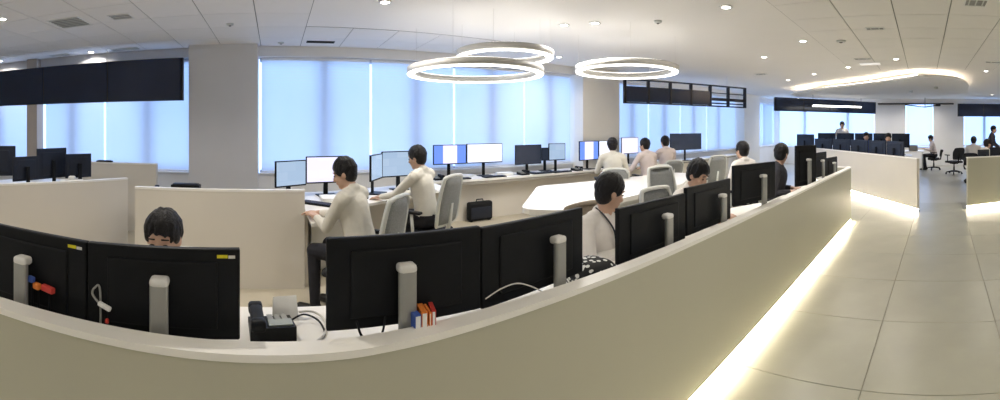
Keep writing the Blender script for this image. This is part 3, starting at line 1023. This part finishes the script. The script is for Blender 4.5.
    for k in range(54):                                    # locks that follow the skull from the crown to the hairline
        a = 2 * PI * k / 54 + rnd.uniform(-.1, .1)         # a = 0 looks forward
        fw = math.cos(a)
        zend = (.050 if fw > .55 else .018 if fw > -.2 else -.062) + rnd.uniform(-.018, .016)
        e0, e1 = rnd.uniform(.9, 1.4), math.asin(max(-.95, min(.95, (zend - .034) / .096)))
        rr = rnd.uniform(.008, .014); lift = rnd.uniform(-.004, .010)
        pts_ = []
        for q in range(5):
            e = e0 + (e1 - e0) * q / 4
            sw = a + rnd.uniform(.1, .45) * q / 4 * (1 if seed % 2 else -1)
            g = 1 + lift * 10 * (q / 4) * (.6 if fw > .5 else 1)
            pts_.append(Vector((.085 * g * math.cos(e) * math.sin(sw), -.012 + .100 * g * math.cos(e) * math.cos(sw), .034 + .100 * math.sin(e) + lift * .6)))
        for q in range(4):
            hm.caps(hp(*pts_[q]), hp(*pts_[q + 1]), rr * (1.1 - .15 * q), rr * (.95 - .15 * q))
    hv = max(voxel * .6, .006)
    hme = remeshed(hm, hv, 1)
    new_obj('hair', hme, HAIR, t, True)
    if voxel < .013:
        for q in (-1, 1):
            MB().ell(hp(q * .032, .0845, .000), (.013, .006, .0055), 10, 8, Rh).build('eye', EYEM, t, True)
            MB().caps(hp(q * .018, .090, .030), hp(q * .048, .083, .028), .004, .003).build('eyebrow', HAIR, t, True)
    if lanyard:
        pts = []
        for q in (-1, 1):
            pts.append(spline([Nb + Vector((q * .055, -.03, .035)), Nb + Vector((q * .064, .045, -.005)), H + s * .455 + Rl @ Vector((q * .055, .122, 0)), H + s * .38 + Rl @ Vector((q * .040, .143, 0)), H + s * .24 + Rl @ Vector((0, .140, 0))], 6))
        lm = MB()
        for p in pts: lm.tube(p, .006, 6)
        ly = lm.build('lanyard', NAVYB, t, True)
    if scale != 1.0:
        t.scale = (scale,) * 3
    return t


def worker(plabel, clabel, loc, facing, frame=GREYFR, fab=MESHG, back_h=.58, **k):
    hz = k.get('hz', .54)
    p = person(plabel, loc, facing, **k)
    d = Vector((math.sin(math.radians(facing)), math.cos(math.radians(facing))))
    c = chair(clabel, (loc[0] + d.x * .03, loc[1] + d.y * .03), facing, hz - .115, frame, fab, back_h)
    return p, c


# counter side
worker('person with black fringe peering over the monitors at the left, only eyes and hair showing', 'office chair of the person peering over the left monitors',
       (-.525, 2.22), 180, hz=.46, lean=30, head_pitch=8, shirt=SHIRT_W, voxel=.008, fab=MESHB, seed=3, rh=(.2, .42, .80), lh=(-.2, .42, .80), back_h=.45)
_, lc = worker('seated person in white shirt with dark lanyard, head turned right, behind the middle counter monitors', 'tan-backed office chair of the person with the lanyard',
       (1.985, 2.02), 172, hz=.48, lean=8, head_yaw=-62, head_pitch=14, shirt=SHIRT_W, voxel=.008, fab=MESHT, back_h=.62, lanyard=True, seed=5, rh=(.16, .36, .80), lh=(-.14, .36, .80), frame=MESHT)
lc.location.x += .17; lc.location.y -= .04
worker('person with tousled black hair looking down behind the middle counter monitors', 'light office chair of the person looking down at the counter',
       (3.10, 2.06), 184, hz=.53, lean=14, head_pitch=24, shirt=SHIRT_W, voxel=.009, seed=8, rh=(.16, .36, .80), lh=(-.16, .36, .80))
worker('person in dark jacket seen in profile at the right part of the long counter', 'black office chair of the person in the dark jacket',
       (4.87, 1.87), 165, hz=.60, lean=10, head_yaw=-70, head_pitch=10, shirt=SHIRT_D, voxel=.010, fab=MESHB, seed=9, rh=(.16, .25, .80), lh=(-.16, .25, .80), frame=BLACK)
worker('person in white shirt with back turned, beyond the tall-set counter monitor', 'pale office chair of the person with back turned beyond the counter monitor',
       (5.35, 2.45), 20, hz=.60, lean=6, shirt=SHIRT_W, voxel=.012, seed=11, rh=(.2, .30, .72), lh=(-.2, .30, .72), back_h=.42)
# middle desk
worker('person in cream shirt typing at the left of the slanted desk, seen in profile', 'grey mesh office chair of the person in the cream shirt',
       (.72, 3.30), -50, hz=.555, lean=14, head_yaw=-18, head_pitch=16, shirt=SHIRT_C, voxel=.008, seed=13, rh=(.13, .54, .795), lh=(-.02, .46, .795))
worker('person in white shirt with arm on the slanted desk, seen from behind at right', 'black and grey office chair of the second person at the slanted desk',
       (1.62, 4.18), -38, hz=.60, lean=10, head_yaw=-8, head_pitch=10, shirt=SHIRT_C, voxel=.009, seed=17, rh=(.14, .48, .80), lh=(-.18, .52, .80), fab=MESHG)
# window desk
worker('person in greenish white shirt with back turned, in front of the white pier', 'grey office chair of the person in front of the white pier',
       at_r(613, 7.0), 40, hz=.63, lean=6, shirt=SHIRT_C, voxel=.012, seed=19, back_h=.40, rh=(.2, .40, .80), lh=(-.2, .40, .80))
worker('person in white shirt leaning in toward a neighbour at the window desk', 'grey office chair of the person leaning in at the window desk',
       at_r(650, 7.7), 10, hz=.62, lean=12, head_yaw=-20, shirt=SHIRT_P, voxel=.014, seed=21, back_h=.40, rh=(.2, .42, .80), lh=(-.3, .42, .80))
worker('person in pale pink shirt at the window desk, rightmost of the three', 'grey office chair of the person in the pale pink shirt',
       at_r(667, 8.6), 25, hz=.64, lean=6, shirt=SHIRT_P, voxel=.014, seed=23, back_h=.40, rh=(.2, .40, .80), lh=(-.2, .40, .80))
# far side
person('standing person in white shirt before the far windows under the light bar', at_r(842, 16.5), 250, shirt=SHIRT_W, voxel=.02, standing=True, lean=2, seed=31, rh=(.22, .25, 1.0), lh=(-.22, .25, 1.0), scale=1.1)
worker('person in bright blue shirt between the far monitor rows', 'black office chair of the person in the blue shirt', at_r(866, 12.2), 258, hz=.70, shirt=SHIRT_B, voxel=.02, fab=MESHB, seed=33, frame=BLACK)
worker('person in white shirt between the far monitor rows', 'black office chair of the person in white between the far monitor rows', at_r(888, 11.4), 262, hz=.68, shirt=SHIRT_W, voxel=.02, fab=MESHB, seed=35, frame=BLACK)
worker('person in pale pink shirt seated at the small table at the end of the corridor', 'black office chair at the small table at the end of the corridor',
       (16.1, -.42), 0, hz=.58, lean=12, head_pitch=15, shirt=SHIRT_P, voxel=.02, fab=MESHB, seed=37, frame=BLACK, back_h=.3, rh=(.16, .40, .82), lh=(-.16, .40, .82))
worker('person in white shirt seated left of the dark-clothed standing person at the right edge', 'black office chair of the person in white at the right edge',
       at_r(973, 12.2), 110, hz=.58, shirt=SHIRT_W, voxel=.02, fab=MESHB, seed=39, frame=BLACK, back_h=.4)
worker('person in cream shirt seated nearest the right counter monitors', 'black office chair of the person in cream at the right counter',
       at_r(982, 10.8), 150, hz=.55, lean=16, shirt=SHIRT_C, voxel=.02, fab=MESHB, seed=41, frame=BLACK, back_h=.4)
person('standing person in dark clothes at the right edge', at_r(989, 14.2), 200, shirt=SHIRT_D, voxel=.02, standing=True, lean=14, seed=43, rh=(.2, .35, .95), lh=(-.2, .35, .95))
chair('empty black office chair beside the right counter in the corridor', at_r(954, 14.6), 60, .46, BLACK, MESHB, .45)
chair('empty grey mesh office chair between the lozenge table and the window desk', (6.9, 4.0), 20, .48, GREYFR, MESHG)
chair('empty pale office chair behind the person looking down at the counter', (4.1, 2.75), 190, .50, GREYFR, MESHG)


# ------------------------------------------------------------------ hanging display boards
def ticker(label, a, b, z0, z1, n, name='display_board', open_from=99, solid=True, hang=True):
    a = Vector(a); b = Vector(b); c = (a + b) / 2; W = (b - a).length
    t = thing(name, label, 'display', (c.x, c.y, z0), math.atan2((b - a).y, (b - a).x))
    h = z1 - z0; hw = W / 2
    fr = MB()
    fr.box(-hw, hw, -.03, .05, h - .03, h).box(-hw, hw, -.03, .05, 0, .03)
    if not solid:
        fr.box(-hw, hw, .0, .03, h * .62, h * .66)
    fr.build('frame', RAIL, t)
    for k in range(n + 1):
        x = -hw + W * k / n
        MB().box(x - .022, x + .022, -.031, .052, 0.001, h - .001).build('post', RAIL, t)
        if hang and k in (1, n - 1):
            MB().tube([(x * .97, .01, h), (x * .97, .01, CEIL + .004 - z0)], .006).build('hanger', TRIM, t)
    for k in range(n):
        x0, x1 = -hw + W * k / n + .012, -hw + W * (k + 1) / n - .012
        if solid:
            MB().box(x0, x1, -.045, .0, .006, h - .006).build('screen', BOARD, t)
        elif k < open_from:
            MB().box(x0, x1, -.02, .0, .035, h * .70).build('screen', BOARD, t)
        else:
            MB().box(x0, x1, -.01, .01, h * .28, h * .42).build('slat', RAIL, t)
            MB().box(x0, x1, .03, .045, h * .14, h * .20).build('slat', RAIL, t)
    return t


ticker('long glossy dark display board hung before the left windows', (-6.4, 6.28), (-1.44, 6.28), EYE + .462, EYE + 1.125, 4)
ticker('open-frame dark display board hung right of the white pier', at_r(625, 8.82), at_r(745, 10.8), EYE + .57, EYE + 1.10, 6, open_from=4, solid=False)
ticker('dark far display board behind the white light bar', at_r(775, 13.9), at_r(875, 16.5), EYE + .645, EYE + 1.105, 4)
ticker('dark far display board at the right edge', (17.0, -1.42), (17.0, -4.6), EYE + .56, EYE + 1.09, 3)
ll = thing('light_bar', 'thin white light bar hanging in front of the far dark board', 'lamp', (0, 0, 0))
p0, p1 = at_r(813, 13.6), at_r(861, 15.0)
MB().tube([(p0.x, p0.y, EYE + .80), (p1.x, p1.y, EYE + .83)], .03, 10).build('tube', RINGM, ll)
for p in (p0, p1):
    MB().tube([(p.x, p.y, EYE + .82), (p.x, p.y, CEIL + .004)], .006, 6).build('hanger', RAIL, ll)
br = thing('projector_arm', 'thin dark bracket hanging near the end of the corridor', 'bracket', (0, 0, 0))
p0, p1, p2_ = at_r(905, 16.5), at_r(925, 16.4), at_r(938, 16.3)
MB().tube([(p0.x, p0.y, 2.56), (p1.x, p1.y, 2.46), (p2_.x, p2_.y, 2.53)], .022).build('arm', RAIL, br)
MB().rbox(p2_.x - .1, p2_.x + .1, p2_.y - .1, p2_.y + .1, 2.49, 2.58, .02).build('head', RAIL, br)
MB().tube([(p1.x, p1.y, 2.46), (p1.x, p1.y, CEIL + .004)], .015).build('hanger', RAIL, br)


# ------------------------------------------------------------------ ring pendants
def ring(label, px, D, r, R):
    c = at_r(px, r)
    t = thing('ring_pendant', label, 'lamp', (c.x, c.y, EYE + D), 0, 'ring pendants')
    MB().lathe([(R - .09, .0), (R - .01, .0), (R, .012), (R, .075), (R - .09, .075)], 64, None, True).build('ring_body', RINGB, t, True)
    MB().lathe([(R - .088, -.012), (R - .012, -.012), (R - .004, -.001), (R - .094, -.001)], 64, None, True).build('diffuser', RINGM, t, True)
    for k in range(4):
        a = PI / 4 + k * PI / 2
        x, y = (R - .045) * math.cos(a), (R - .045) * math.sin(a)
        MB().tube([(x, y, .075), (x, y, CEIL + .004 - EYE - D)], .0015, 5).build('suspension_wire', CABLEW, t)
    MB().lathe([(R - .070, .076), (R - .030, .076), (R - .030, .082), (R - .070, .082)], 64, None, True).build('added_uplight', UPM, t, True)  # added glowing band, lifts the ceiling above the ring
    return t


ring('lowest and largest ring lamp, left of the three', 475.5, .70, 5.22, .865)
ring('upper ring lamp overlapping the lowest ring from behind', 505, .90, 5.15, .61)
ring('ring lamp before the white pier, rightmost of the three', 627, .82, 5.85, .735)

# floating ceiling canopy with cove light
ctrl = [(8.95, 0.0), (9.35, -.75), (11.2, -1.22), (13.6, -1.0), (15.2, 0.6), (15.0, 3.0), (13.8, 4.3), (12.2, 3.9), (10.5, 1.6)]
P_ = spline(ctrl + ctrl[:1], 8)[:-1]
cc = Vector((12.3, 1.4))
cn = thing('ceiling_canopy', 'floating rounded ceiling canopy with warm cove light over the corridor end', 'canopy', (cc.x, cc.y, CEIL - .19))
out = [(p.x - cc.x, p.y - cc.y) for p in P_]
MB().prism(out, 0, .05).build('panel', PLASTER, cn)
cove = MB()
cove.tube([(x * .90, y * .86, .066) for x, y in out], .015, 6, True)
cove.build('led_strip', COVEM, cn)
for x, y in ((-1.5, 0), (1, 1), (1, -1)):
    MB().tube([(x, y, .05), (x, y, .194)], .02).build('hanger', TRIM, cn)
for px, py in ((911, 90), (936, 86)):
    q = at_z(px, py, CEIL - .17)
    MB().lathe([(.05, -.06), (.06, .0)], 12, Matrix.Translation((q.x - cc.x, q.y - cc.y, 0))).build('sensor', GREYFR, cn)


# ------------------------------------------------------------------ ceiling fittings
def downlight(label, p, power=1.0, group='recessed downlights'):
    t = thing('downlight', label, 'lamp', (p[0], p[1], CEIL), 0, group)
    MB().lathe([(.045, -.006), (.062, -.010), (.075, -.006), (.075, .003), (.045, .003)], 24, None, True).build('trim_ring', TRIM, t, True)
    MB().lathe([(.045, -.005), (.045, .003)], 20).build('lens', LAMPM, t)
    ld_ = bpy.data.lights.new('downlight', 'AREA')
    ld_.shape = 'DISK'; ld_.size = .09; ld_.energy = DL_POWER * power; ld_.color = (1.0, .94, .86); ld_.spread = math.radians(150)
    lo = bpy.data.objects.new('lamp_light', ld_); COL.objects.link(lo); lo.parent = t
    lo.location = (0, 0, -.012)
    return t


DLS = [(2, 19, 'round downlight at the left edge of the ceiling, nearer one'), (0, 61, 'round downlight at the left edge above the dark board'),
       (91, 52, 'round downlight just above the middle of the left dark board'), (385, 2, 'round downlight at the top edge left of the ring lamps'),
       (559, 57, 'small round downlight beside the upper ring lamp'), (564, 25, 'left one of the twin round downlights above the right ring lamp'),
       (595, 23, 'right one of the twin round downlights above the right ring lamp'), (726, 7, 'round downlight at the top edge right of the ring lamps'),
       (803, 41, 'brightest round downlight left of the dark ceiling sensor'), (764, 57, 'round downlight above the right end of the open-frame board'),
       (788, 80, 'round downlight just above the far dark board'), (814, 74, 'round downlight left of the lit canopy tip'),
       (848, 67, 'round downlight between the square panel light and the far dark board'), (896, 59, 'round downlight just in front of the lit canopy'),
       (986, 71, 'round downlight at the right edge beyond the canopy')]
for px, py, lab in DLS:
    downlight(lab, at_z(px, py, CEIL), 0.8 if px == 559 else .5 if py in (52, 61) else 1.0)
for lab, x, y in (('added fill downlight over the far corner window', 16.6, 5.2), ('added fill downlight over the rearmost monitor row', 16.6, 2.6), ('added fill downlight at the very end of the corridor', 16.8, .1),
                  ('added fill downlight before the right far board', 15.6, -2.6), ('added fill downlight over the right far desks', 12.4, -3.2)):
    downlight(lab, (x, y), 1.6)  # extra lamps added to wash the far wall with light
# the same fittings go on over the part of the corridor behind the viewer
for k, (x, y) in enumerate([(-5.0, .2), (-2.6, .2), (2.0, -.3), (-5.0, -3.4), (-2.0, -3.4), (1.0, -3.4), (4.0, -3.4), (7.0, -3.4), (-.8, 2.6)]):
    downlight('round downlight in the corridor ceiling outside the picture', (x, y), 1.25, group='downlights outside the picture')


def vent(label, p, wx, wy, slats, mt=GRILLE, rz=0.0):
    t = thing('ceiling_vent', label, 'vent', (p[0], p[1], CEIL), rz)
    MB().box(-wx, wx, -wy, wy, -.008, .003).build('backing', mt, t)
    e = .014
    f = MB().box(-wx - e, wx + e, -wy - e, -wy, -.014, .003).box(-wx - e, wx + e, wy, wy + e, -.014, .003).box(-wx - e, -wx, -wy, wy, -.014, .003).box(wx, wx + e, -wy, wy, -.014, .003)
    f.build('frame', mt if mt is DARKG else TRIM, t)
    for k in range(slats):
        y = -wy + 2 * wy * (k + .5) / slats
        MB().box(-wx, wx, y - .006, y + .006, -.016, -.006).build('slat', mt if mt is DARKG else GREYFR, t)
    return t


vent('square grey air vent near the top left of the ceiling', at_z(70, 22, CEIL), .20, .20, 6, mat('grey vent', (0.22, 0.23, 0.22), .6))
vent('small dark-edged access panel right of the square air vent', at_z(121, 16, CEIL), .12, .10, 3)
vent('flat grey air slot right of the downlight by the left board', at_z(125, 48.5, CEIL), .24, .10, 3)
vent('faint air slot above the left end of the dark board', at_z(60, 54.5, CEIL), .2, .08, 3)
vent('black linear air slot above the blinds', at_z(320.5, 41.5, CEIL), .20, .045, 2, DARKG)
vent('grey linear air slot at the upper right, right of the sensor', at_z(875, 28, CEIL), .05, .11, 2)
vent('grey linear air slot just above the square panel light', at_z(863, 58.5, CEIL), .06, .15, 2)
vent('air vent at the top right edge of the ceiling', at_z(976, 2, CEIL), .10, .11, 3)
vent('linear air slot at the right edge of the ceiling', at_z(996, 62, CEIL), .07, .2, 2)
vent('small air slot left of the small downlights near the open-frame board', at_z(761, 74, CEIL), .07, .12, 2)
pl = thing('panel_light', 'small pale rectangular panel light set in the ceiling before the canopy', 'lamp', tuple(at_z(870, 63.5, CEIL)) + (CEIL,), 0)
MB().rbox(-.14, .14, -.22, .22, -.012, .003, .004).build('frame', TRIM, pl)
MB().box(-.12, .12, -.20, .20, -.014, -.011).build('diffuser', mat('soft panel', (.9, .9, .9), .5, 0, emis=(1, .93, .88), estr=.35), pl)
for lab, px, py, rr in (('round dark ceiling sensor at the upper right', 841, 40.5, .075), ('small round smoke detector near the top of the left tiles', 230, 23.5, .05),
                        ('twin sprinkler plate on the tiles above the first blind', 281, 42, .05), ('small dark ceiling sensor right of the third ring lamp', 658, 21, .05)):
    p = at_z(px, py, CEIL)
    t = thing('ceiling_sensor', lab, 'sensor', (p.x, p.y, CEIL))
    MB().lathe([(rr * .5, -.03), (rr * .9, -.022), (rr, .003)], 20).build('housing', GREYFR, t, True)
    MB().lathe([(rr * .25, -.036), (rr * .42, -.028)], 14).build('lens', DARKG, t, True)


# ------------------------------------------------------------------ desk items
def phone(label, loc, rz, z):
    t = thing('desk_phone', label, 'phone', (loc[0], loc[1], z), rz)
    MB().add([(-.085, -.09, 0), (.085, -.09, 0), (.085, .09, 0), (-.085, .09, 0), (-.085, -.09, .055), (.085, -.09, .055), (.085, .09, .02), (-.085, .09, .02)],
             [(0, 3, 2, 1), (4, 5, 6, 7), (0, 1, 5, 4), (1, 2, 6, 5), (2, 3, 7, 6), (3, 0, 4, 7)]).build('body', BLACK, t)
    hs = MB().rbox(-.082, -.030, -.10, .10, .058, .082, .012, 2)
    hs.rbox(-.084, -.028, -.10, -.05, .040, .084, .012, 2).rbox(-.084, -.028, .05, .10, .040, .084, .012, 2)
    hs.build('handset', BLACK, t, True)
    MB().box(-.015, .075, -.07, -.02, .046, .056).build('display', mat('phone display', (.35, .38, .36), .3), t)
    for i in range(3):
        for j in range(4):
            MB().box(-.012 + i * .028, .010 + i * .028, -.01 + j * .022, .006 + j * .022, .030, .046 - j * .004).build('key', SILVER, t)
    cp = spline([(.085, .04, .02), (.14, .06, .03), (.19, .02, .02), (.20, -.06, .006), (.17, -.10, .006)], 6)
    MB().tube(cp, .004, 6).build('cord', BLACK, t, True)
    return t


phone('black desk phone with folded papers on the counter desk between two monitors', (-.015, 1.60), .12, DESK)
pp = thing('paper_note', 'folded white paper leaning on the desk phone', 'paper', (.045, 1.70, DESK), .15)
MB().add([(-.05, -.02, 0), (.05, -.02, 0), (.05, .03, .085), (-.05, .03, .085), (-.05, .05, 0), (.05, .05, 0)], [(0, 1, 2, 3), (3, 2, 5, 4)]).build('sheet', PAPER, pp)
cb_ = MB().tube(spline([(.10, 1.70, .80), (.16, 1.72, .79), (.20, 1.66, .78), (.19, 1.56, .777), (.15, 1.50, .777)], 6), .005, 6)
tag(cb_.build('cable', CABLEW, None, True), 'pale cable curling beside the desk phone', 'cable')
tag(MB().tube(spline([(.255, 1.27, .95), (.27, 1.265, .905), (.305, 1.26, .895), (.335, 1.265, .905), (.35, 1.28, .95)], 6), .004, 6).build('cable', BLACK, None, True), 'short black cable looping below the monitor right of the phone', 'cable')
tag(MB().tube(spline([(.71, 1.27, .955), (.77, 1.265, .98), (.84, 1.268, .985), (.91, 1.275, .957), (.97, 1.285, .92)], 6), .0026, 6).build('cable', CABLEW, None, True), 'white cable arching behind the angled counter monitor', 'cable')


for lab, x, y, rz, zz in (('black desk phone left of the blue screen on the window desk', 2.60, 6.24, PI, .735), ('black desk phone between the blank white screen and the switched-off one', 4.25, 6.20, PI, .735),
                          ('black desk phone right of the small grey-blue screen on the window desk', 5.54, 6.18, PI, .735), ('black desk phone near the right end of the window desk', 7.7, 6.12, PI, .735),
                          ('black desk phone under the grey-blue screen at the left of the slanted desk', .02, 4.35, 2.6, .76), ('black desk phone beside the narrow blue-grey screen', 1.00, 4.72, 2.9, .76)):
    phone(lab, (x, y), rz, zz)


def keyboard(label, loc, rz, z, mt=BLACK, km=NAVYB):
    t = thing('keyboard', label, 'keyboard', (loc[0], loc[1], z), rz)
    MB().rbox(-.21, .21, -.07, .07, 0, .018, .005).build('case', mt, t)
    ks = MB()
    for j in range(5):
        for i in range(14):
            ks.box(-.20 + i * .0286, -.176 + i * .0286, -.06 + j * .024, -.040 + j * .024, .017, .024)
    k = ks.build('keys', km, t); k['kind'] = 'stuff'
    return t


keyboard('black keyboard on the slanted desk before the lilac screen', (.45, 4.36), -.75, .76)
keyboard('black keyboard on the slanted desk before the wide grey-blue screen', (1.36, 4.70), .50, .76)
keyboard('black keyboard below the blue screen on the window desk', (2.93, 6.16), 0, .735)
keyboard('black keyboard below the blank white screen on the window desk', (3.62, 6.16), 0, .735)
keyboard('black keyboard below the switched-off screen on the window desk', (4.65, 6.18), 0, .735)
keyboard('black keyboard below the small grey-blue screen on the window desk', (5.10, 6.13), 0, .735)


def box_item(name, label, cat, loc, size, mt, rz=0.0, r=.006, extra=None):
    t = thing(name, label, cat, loc, rz)
    MB().rbox(-size[0] / 2, size[0] / 2, -size[1] / 2, size[1] / 2, 0, size[2], min(r, size[2] * .4), 2).build('body', mt, t)
    return t


for k, (x, y, n_, lab) in enumerate([(.62, 4.62, 5, 'stack of papers under the lilac screen'), (1.87, 4.99, 4, 'loose papers under the wide grey-blue screen'),
                                     (3.22, 6.50, 4, 'papers between the two bright screens on the window desk'), (3.95, 6.36, 6, 'thick stack of papers left of the switched-off screen'), (6.95, 6.12, 5, 'papers behind the person in front of the white pier'),
                                     (8.1, 6.15, 8, 'white paper pile on the window desk right of the dark screen')]):
    t = thing('paper_stack', lab, 'papers', (x, y, .76 if y < 6 else .735), k * .4)
    for i in range(n_):
        MB().box(-.105, .105, -.148, .148, i * .008, i * .008 + .007, Matrix.Rotation(.07 * math.sin(i * 2.3 + k), 4, 'Z')).build('sheet', PAPER, t)

# black case on the floor by the window desk
bgc = thing('briefcase', 'black case standing on the floor against the window desk panel', 'bag', (at_z(476.5, 213, 0).x * .93, 6.22, 0), .05)
MB().rbox(-.235, .235, -.06, .06, .012, .33, .035, 3).build('body', BLACK, bgc, True)
MB().tube([(-.07, 0, .325), (-.06, 0, .365), (.06, 0, .365), (.07, 0, .325)], .010, 8).build('handle', BLACK, bgc, True)
MB().rbox(-.20, .20, -.070, -.055, .05, .24, .02, 2).build('front_pocket', NAVYB, bgc, True)
for x in (-.18, .18):
    MB().box(x - .02, x + .02, -.04, .04, 0, .014).build('foot', BLACK, bgc)

# little things between the counter monitors and the cap
zc = DESK


def books(label0, items, y):
    for lab, px, mt, wd, h, tilt in items:
        x = at_y(px, y).x
        t = thing('notebook', lab, 'book', (x, y, zc + .014), tilt)
        h -= .014
        MB().box(-wd / 2, wd / 2, -.034, .034, 0, h).build('cover', mt, t)
        MB().box(-wd / 2 + .003, wd / 2 - .003, -.036, .031, .004, h - .004).build('pages', PAPER, t)
        MB().box(-wd * .3, wd * .3, -.0375, -.0355, h * .55, h * .72).build('spine_label', LSILV, t)


books('', [('dark blue notebook upright behind the cap, left of the orange one', 413.5, BLUEP, .022, .200, .1), ('orange notebook upright behind the cap below the monitor right of the phone', 422, ORANGE, .020, .206, -.1), ('red notebook upright behind the cap, right of the orange one', 432, RED, .014, .206, -.2), ('thin orange notebook behind the cap between the orange and red ones', 427.5, ORANGE, .008, .202, -.1)], 1.25)
for lab, px, py, mt, sz in (('red plastic clip block behind the counter monitor at the left edge', 48, 289, RED, (.06, .02, .022)), ('orange plastic clip block left of the red clip block', 37, 286, ORANGE, (.03, .02, .022)),
                            ('small blue plastic clip block near the left monitor stand', 31, 279, BLUEP, (.03, .02, .02)), ('tiny red LED in plain plastic below the white connector at the left', 107, 321, RED, (.012, .012, .016))):  # the tiny red one is an LED, its glow put into plain red
    r = 1.27 / math.cos(az(px))
    p = at_r(px, r)
    zt = EYE - (py - H0) / F * r
    t = thing('cable_clip', lab, 'clip', (p.x, p.y, zc), -.3)
    MB().rbox(-sz[0] / 2, sz[0] / 2, -sz[1] / 2, sz[1] / 2, zt - zc - sz[2] / 2, zt - zc + sz[2] / 2, .004).build('body', mt, t)
    MB().tube([(0, .006, 0), (0, .006, zt - zc - sz[2] / 2 + .002)], .004, 6).build('stem', BLACK, t)
t = thing('cable_plug', 'white connector plug on a black lead behind the left counter monitors', 'plug', (at_y(104, 1.262).x, 1.262, zc), 0)
z_ = EYE - (306 - H0) / F * (1.262 / math.cos(az(104))) - zc
MB().rbox(-.022, .026, -.008, .008, -.007, .007, .003, 1, Matrix.Translation((0, 0, z_)) @ Matrix.Rotation(.35, 4, 'Y')).build('plug_body', PAPER, t)
MB().tube(spline([(-.02, 0, z_ + .008), (-.045, .006, z_ + .03), (-.04, .01, z_ + .05), (-.02, .014, z_ + .04), (-.02, .014, 0)], 6), .004, 6).build('lead', SILVER, t, True)

# patterned bundle left of the monitor in front of the man with the lanyard
pt = thing('patterned_cushion', 'black and white patterned cushion lying on the desk beside the person with the lanyard', 'cushion', (1.405, 1.46, DESK), .1)
cu = MB()
n = 14
vs = []; fs = []
for sgn in (1, -1):
    for i in range(n + 1):
        for j in range(n + 1):
            u, v = i / n * 2 - 1, j / n * 2 - 1
            k = (1 - u ** 4) * (1 - v ** 4)
            vs.append((u * .112 * (1 - .06 * v * v), v * .11 * (1 - .06 * u * u), .075 + sgn * .073 * k ** .6))
m1 = (n + 1) ** 2
for i in range(n):
    for j in range(n):
        a = i * (n + 1) + j
        fs.append((a, a + n + 1, a + n + 2, a + 1)); fs.append((m1 + a, m1 + a + 1, m1 + a + n + 2, m1 + a + n + 1))
cu.add(vs, fs).build('cover', PATTERN, pt, True)
MB().tube([(-.105, -.104, .075), (.105, -.104, .075), (.105, .104, .075), (-.105, .104, .075)], .005, 6, True).build('piping', BLACK, pt, True)

# dark strip and bottle on the desks at the left
box = thing('pen_tray', 'flat black tray on the desk just behind the top of the cream end panel', 'tray', (-.92, 4.20, .76), 0)
MB().rbox(-.15, .15, -.06, .06, 0, .225, .008).build('body', BLACK, box)
MB().box(-.13, .13, -.045, .045, .22, .235).build('lid', NAVYB, box)
bo = thing('water_bottle', 'bottle with dark blue cap standing behind the peering person', 'bottle', (-1.24, 4.22, .76), 0)
MB().lathe([(.035, 0), (.038, .01), (.038, .12), (.018, .15), (.018, .16)], 16).build('bottle_body', BLUEP, bo, True)
MB().lathe([(.024, .155), (.026, .16), (.026, .20), (.02, .205)], 16).build('cap', NAVYB, bo, True)
for lab, x, y, zz, mt_ in (('white mug on the slanted desk beside the lilac screen', 1.02, 4.95, .76, TRIM), ('white mug on the window desk beside the blue screen', 2.56, 6.45, .735, TRIM), ('blue mug on the window desk by the lilac screen', 6.62, 6.14, .735, BLUEP)):
    mg = thing('mug', lab, 'mug', (x, y, zz))
    MB().lathe([(.030, 0), (.038, .004), (.040, .09), (.036, .09), (.034, .010)], 18).build('cup', mt_, mg, True)
    MB().tube([(.038, 0, .075), (.064, 0, .068), (.066, 0, .035), (.038, 0, .022)], .005, 6).build('handle', mt_, mg, True)
tr = thing('flat_case', 'flat black case on top of the tall pale partition block below the left windows', 'case', (-2.62, 5.99, 1.045), 0)
MB().rbox(-.13, .13, -.04, .04, 0, .022, .006).build('body', BLACK, tr)
MB().box(-.10, .10, -.03, .03, .02, .028).build('lid', NAVYB, tr)
wp = thing('desk_papers', 'white wrapped papers beside the left-hand monitor cluster', 'papers', tuple(at_r(72, 5.75)) + (.76,), .4)
MB().rbox(-.16, .16, -.08, .08, 0, .10, .02).build('bundle', PAPER, wp)
MB().rbox(-.05, .05, -.05, .05, .095, .15, .02).build('top_sheet', PAPER, wp)
# far table laptop
lp = thing('laptop', 'open laptop on the small table at the end of the corridor', 'laptop', (15.85, .40, .75), PI / 2)
MB().rbox(-.17, .17, -.12, .12, 0, .018, .005).build('base', SILVER, lp)
MB().rbox(-.17, .17, -.006, .006, 0, .22, .004, 1, Matrix.Translation((0, .12, .015)) @ Matrix.Rotation(-.3, 4, 'X')).build('lid', SILVER, lp)
MB().box(-.155, .155, -.0075, -.0065, .015, .205, Matrix.Translation((0, .12, .015)) @ Matrix.Rotation(-.3, 4, 'X')).build('screen', SCR_C, lp)
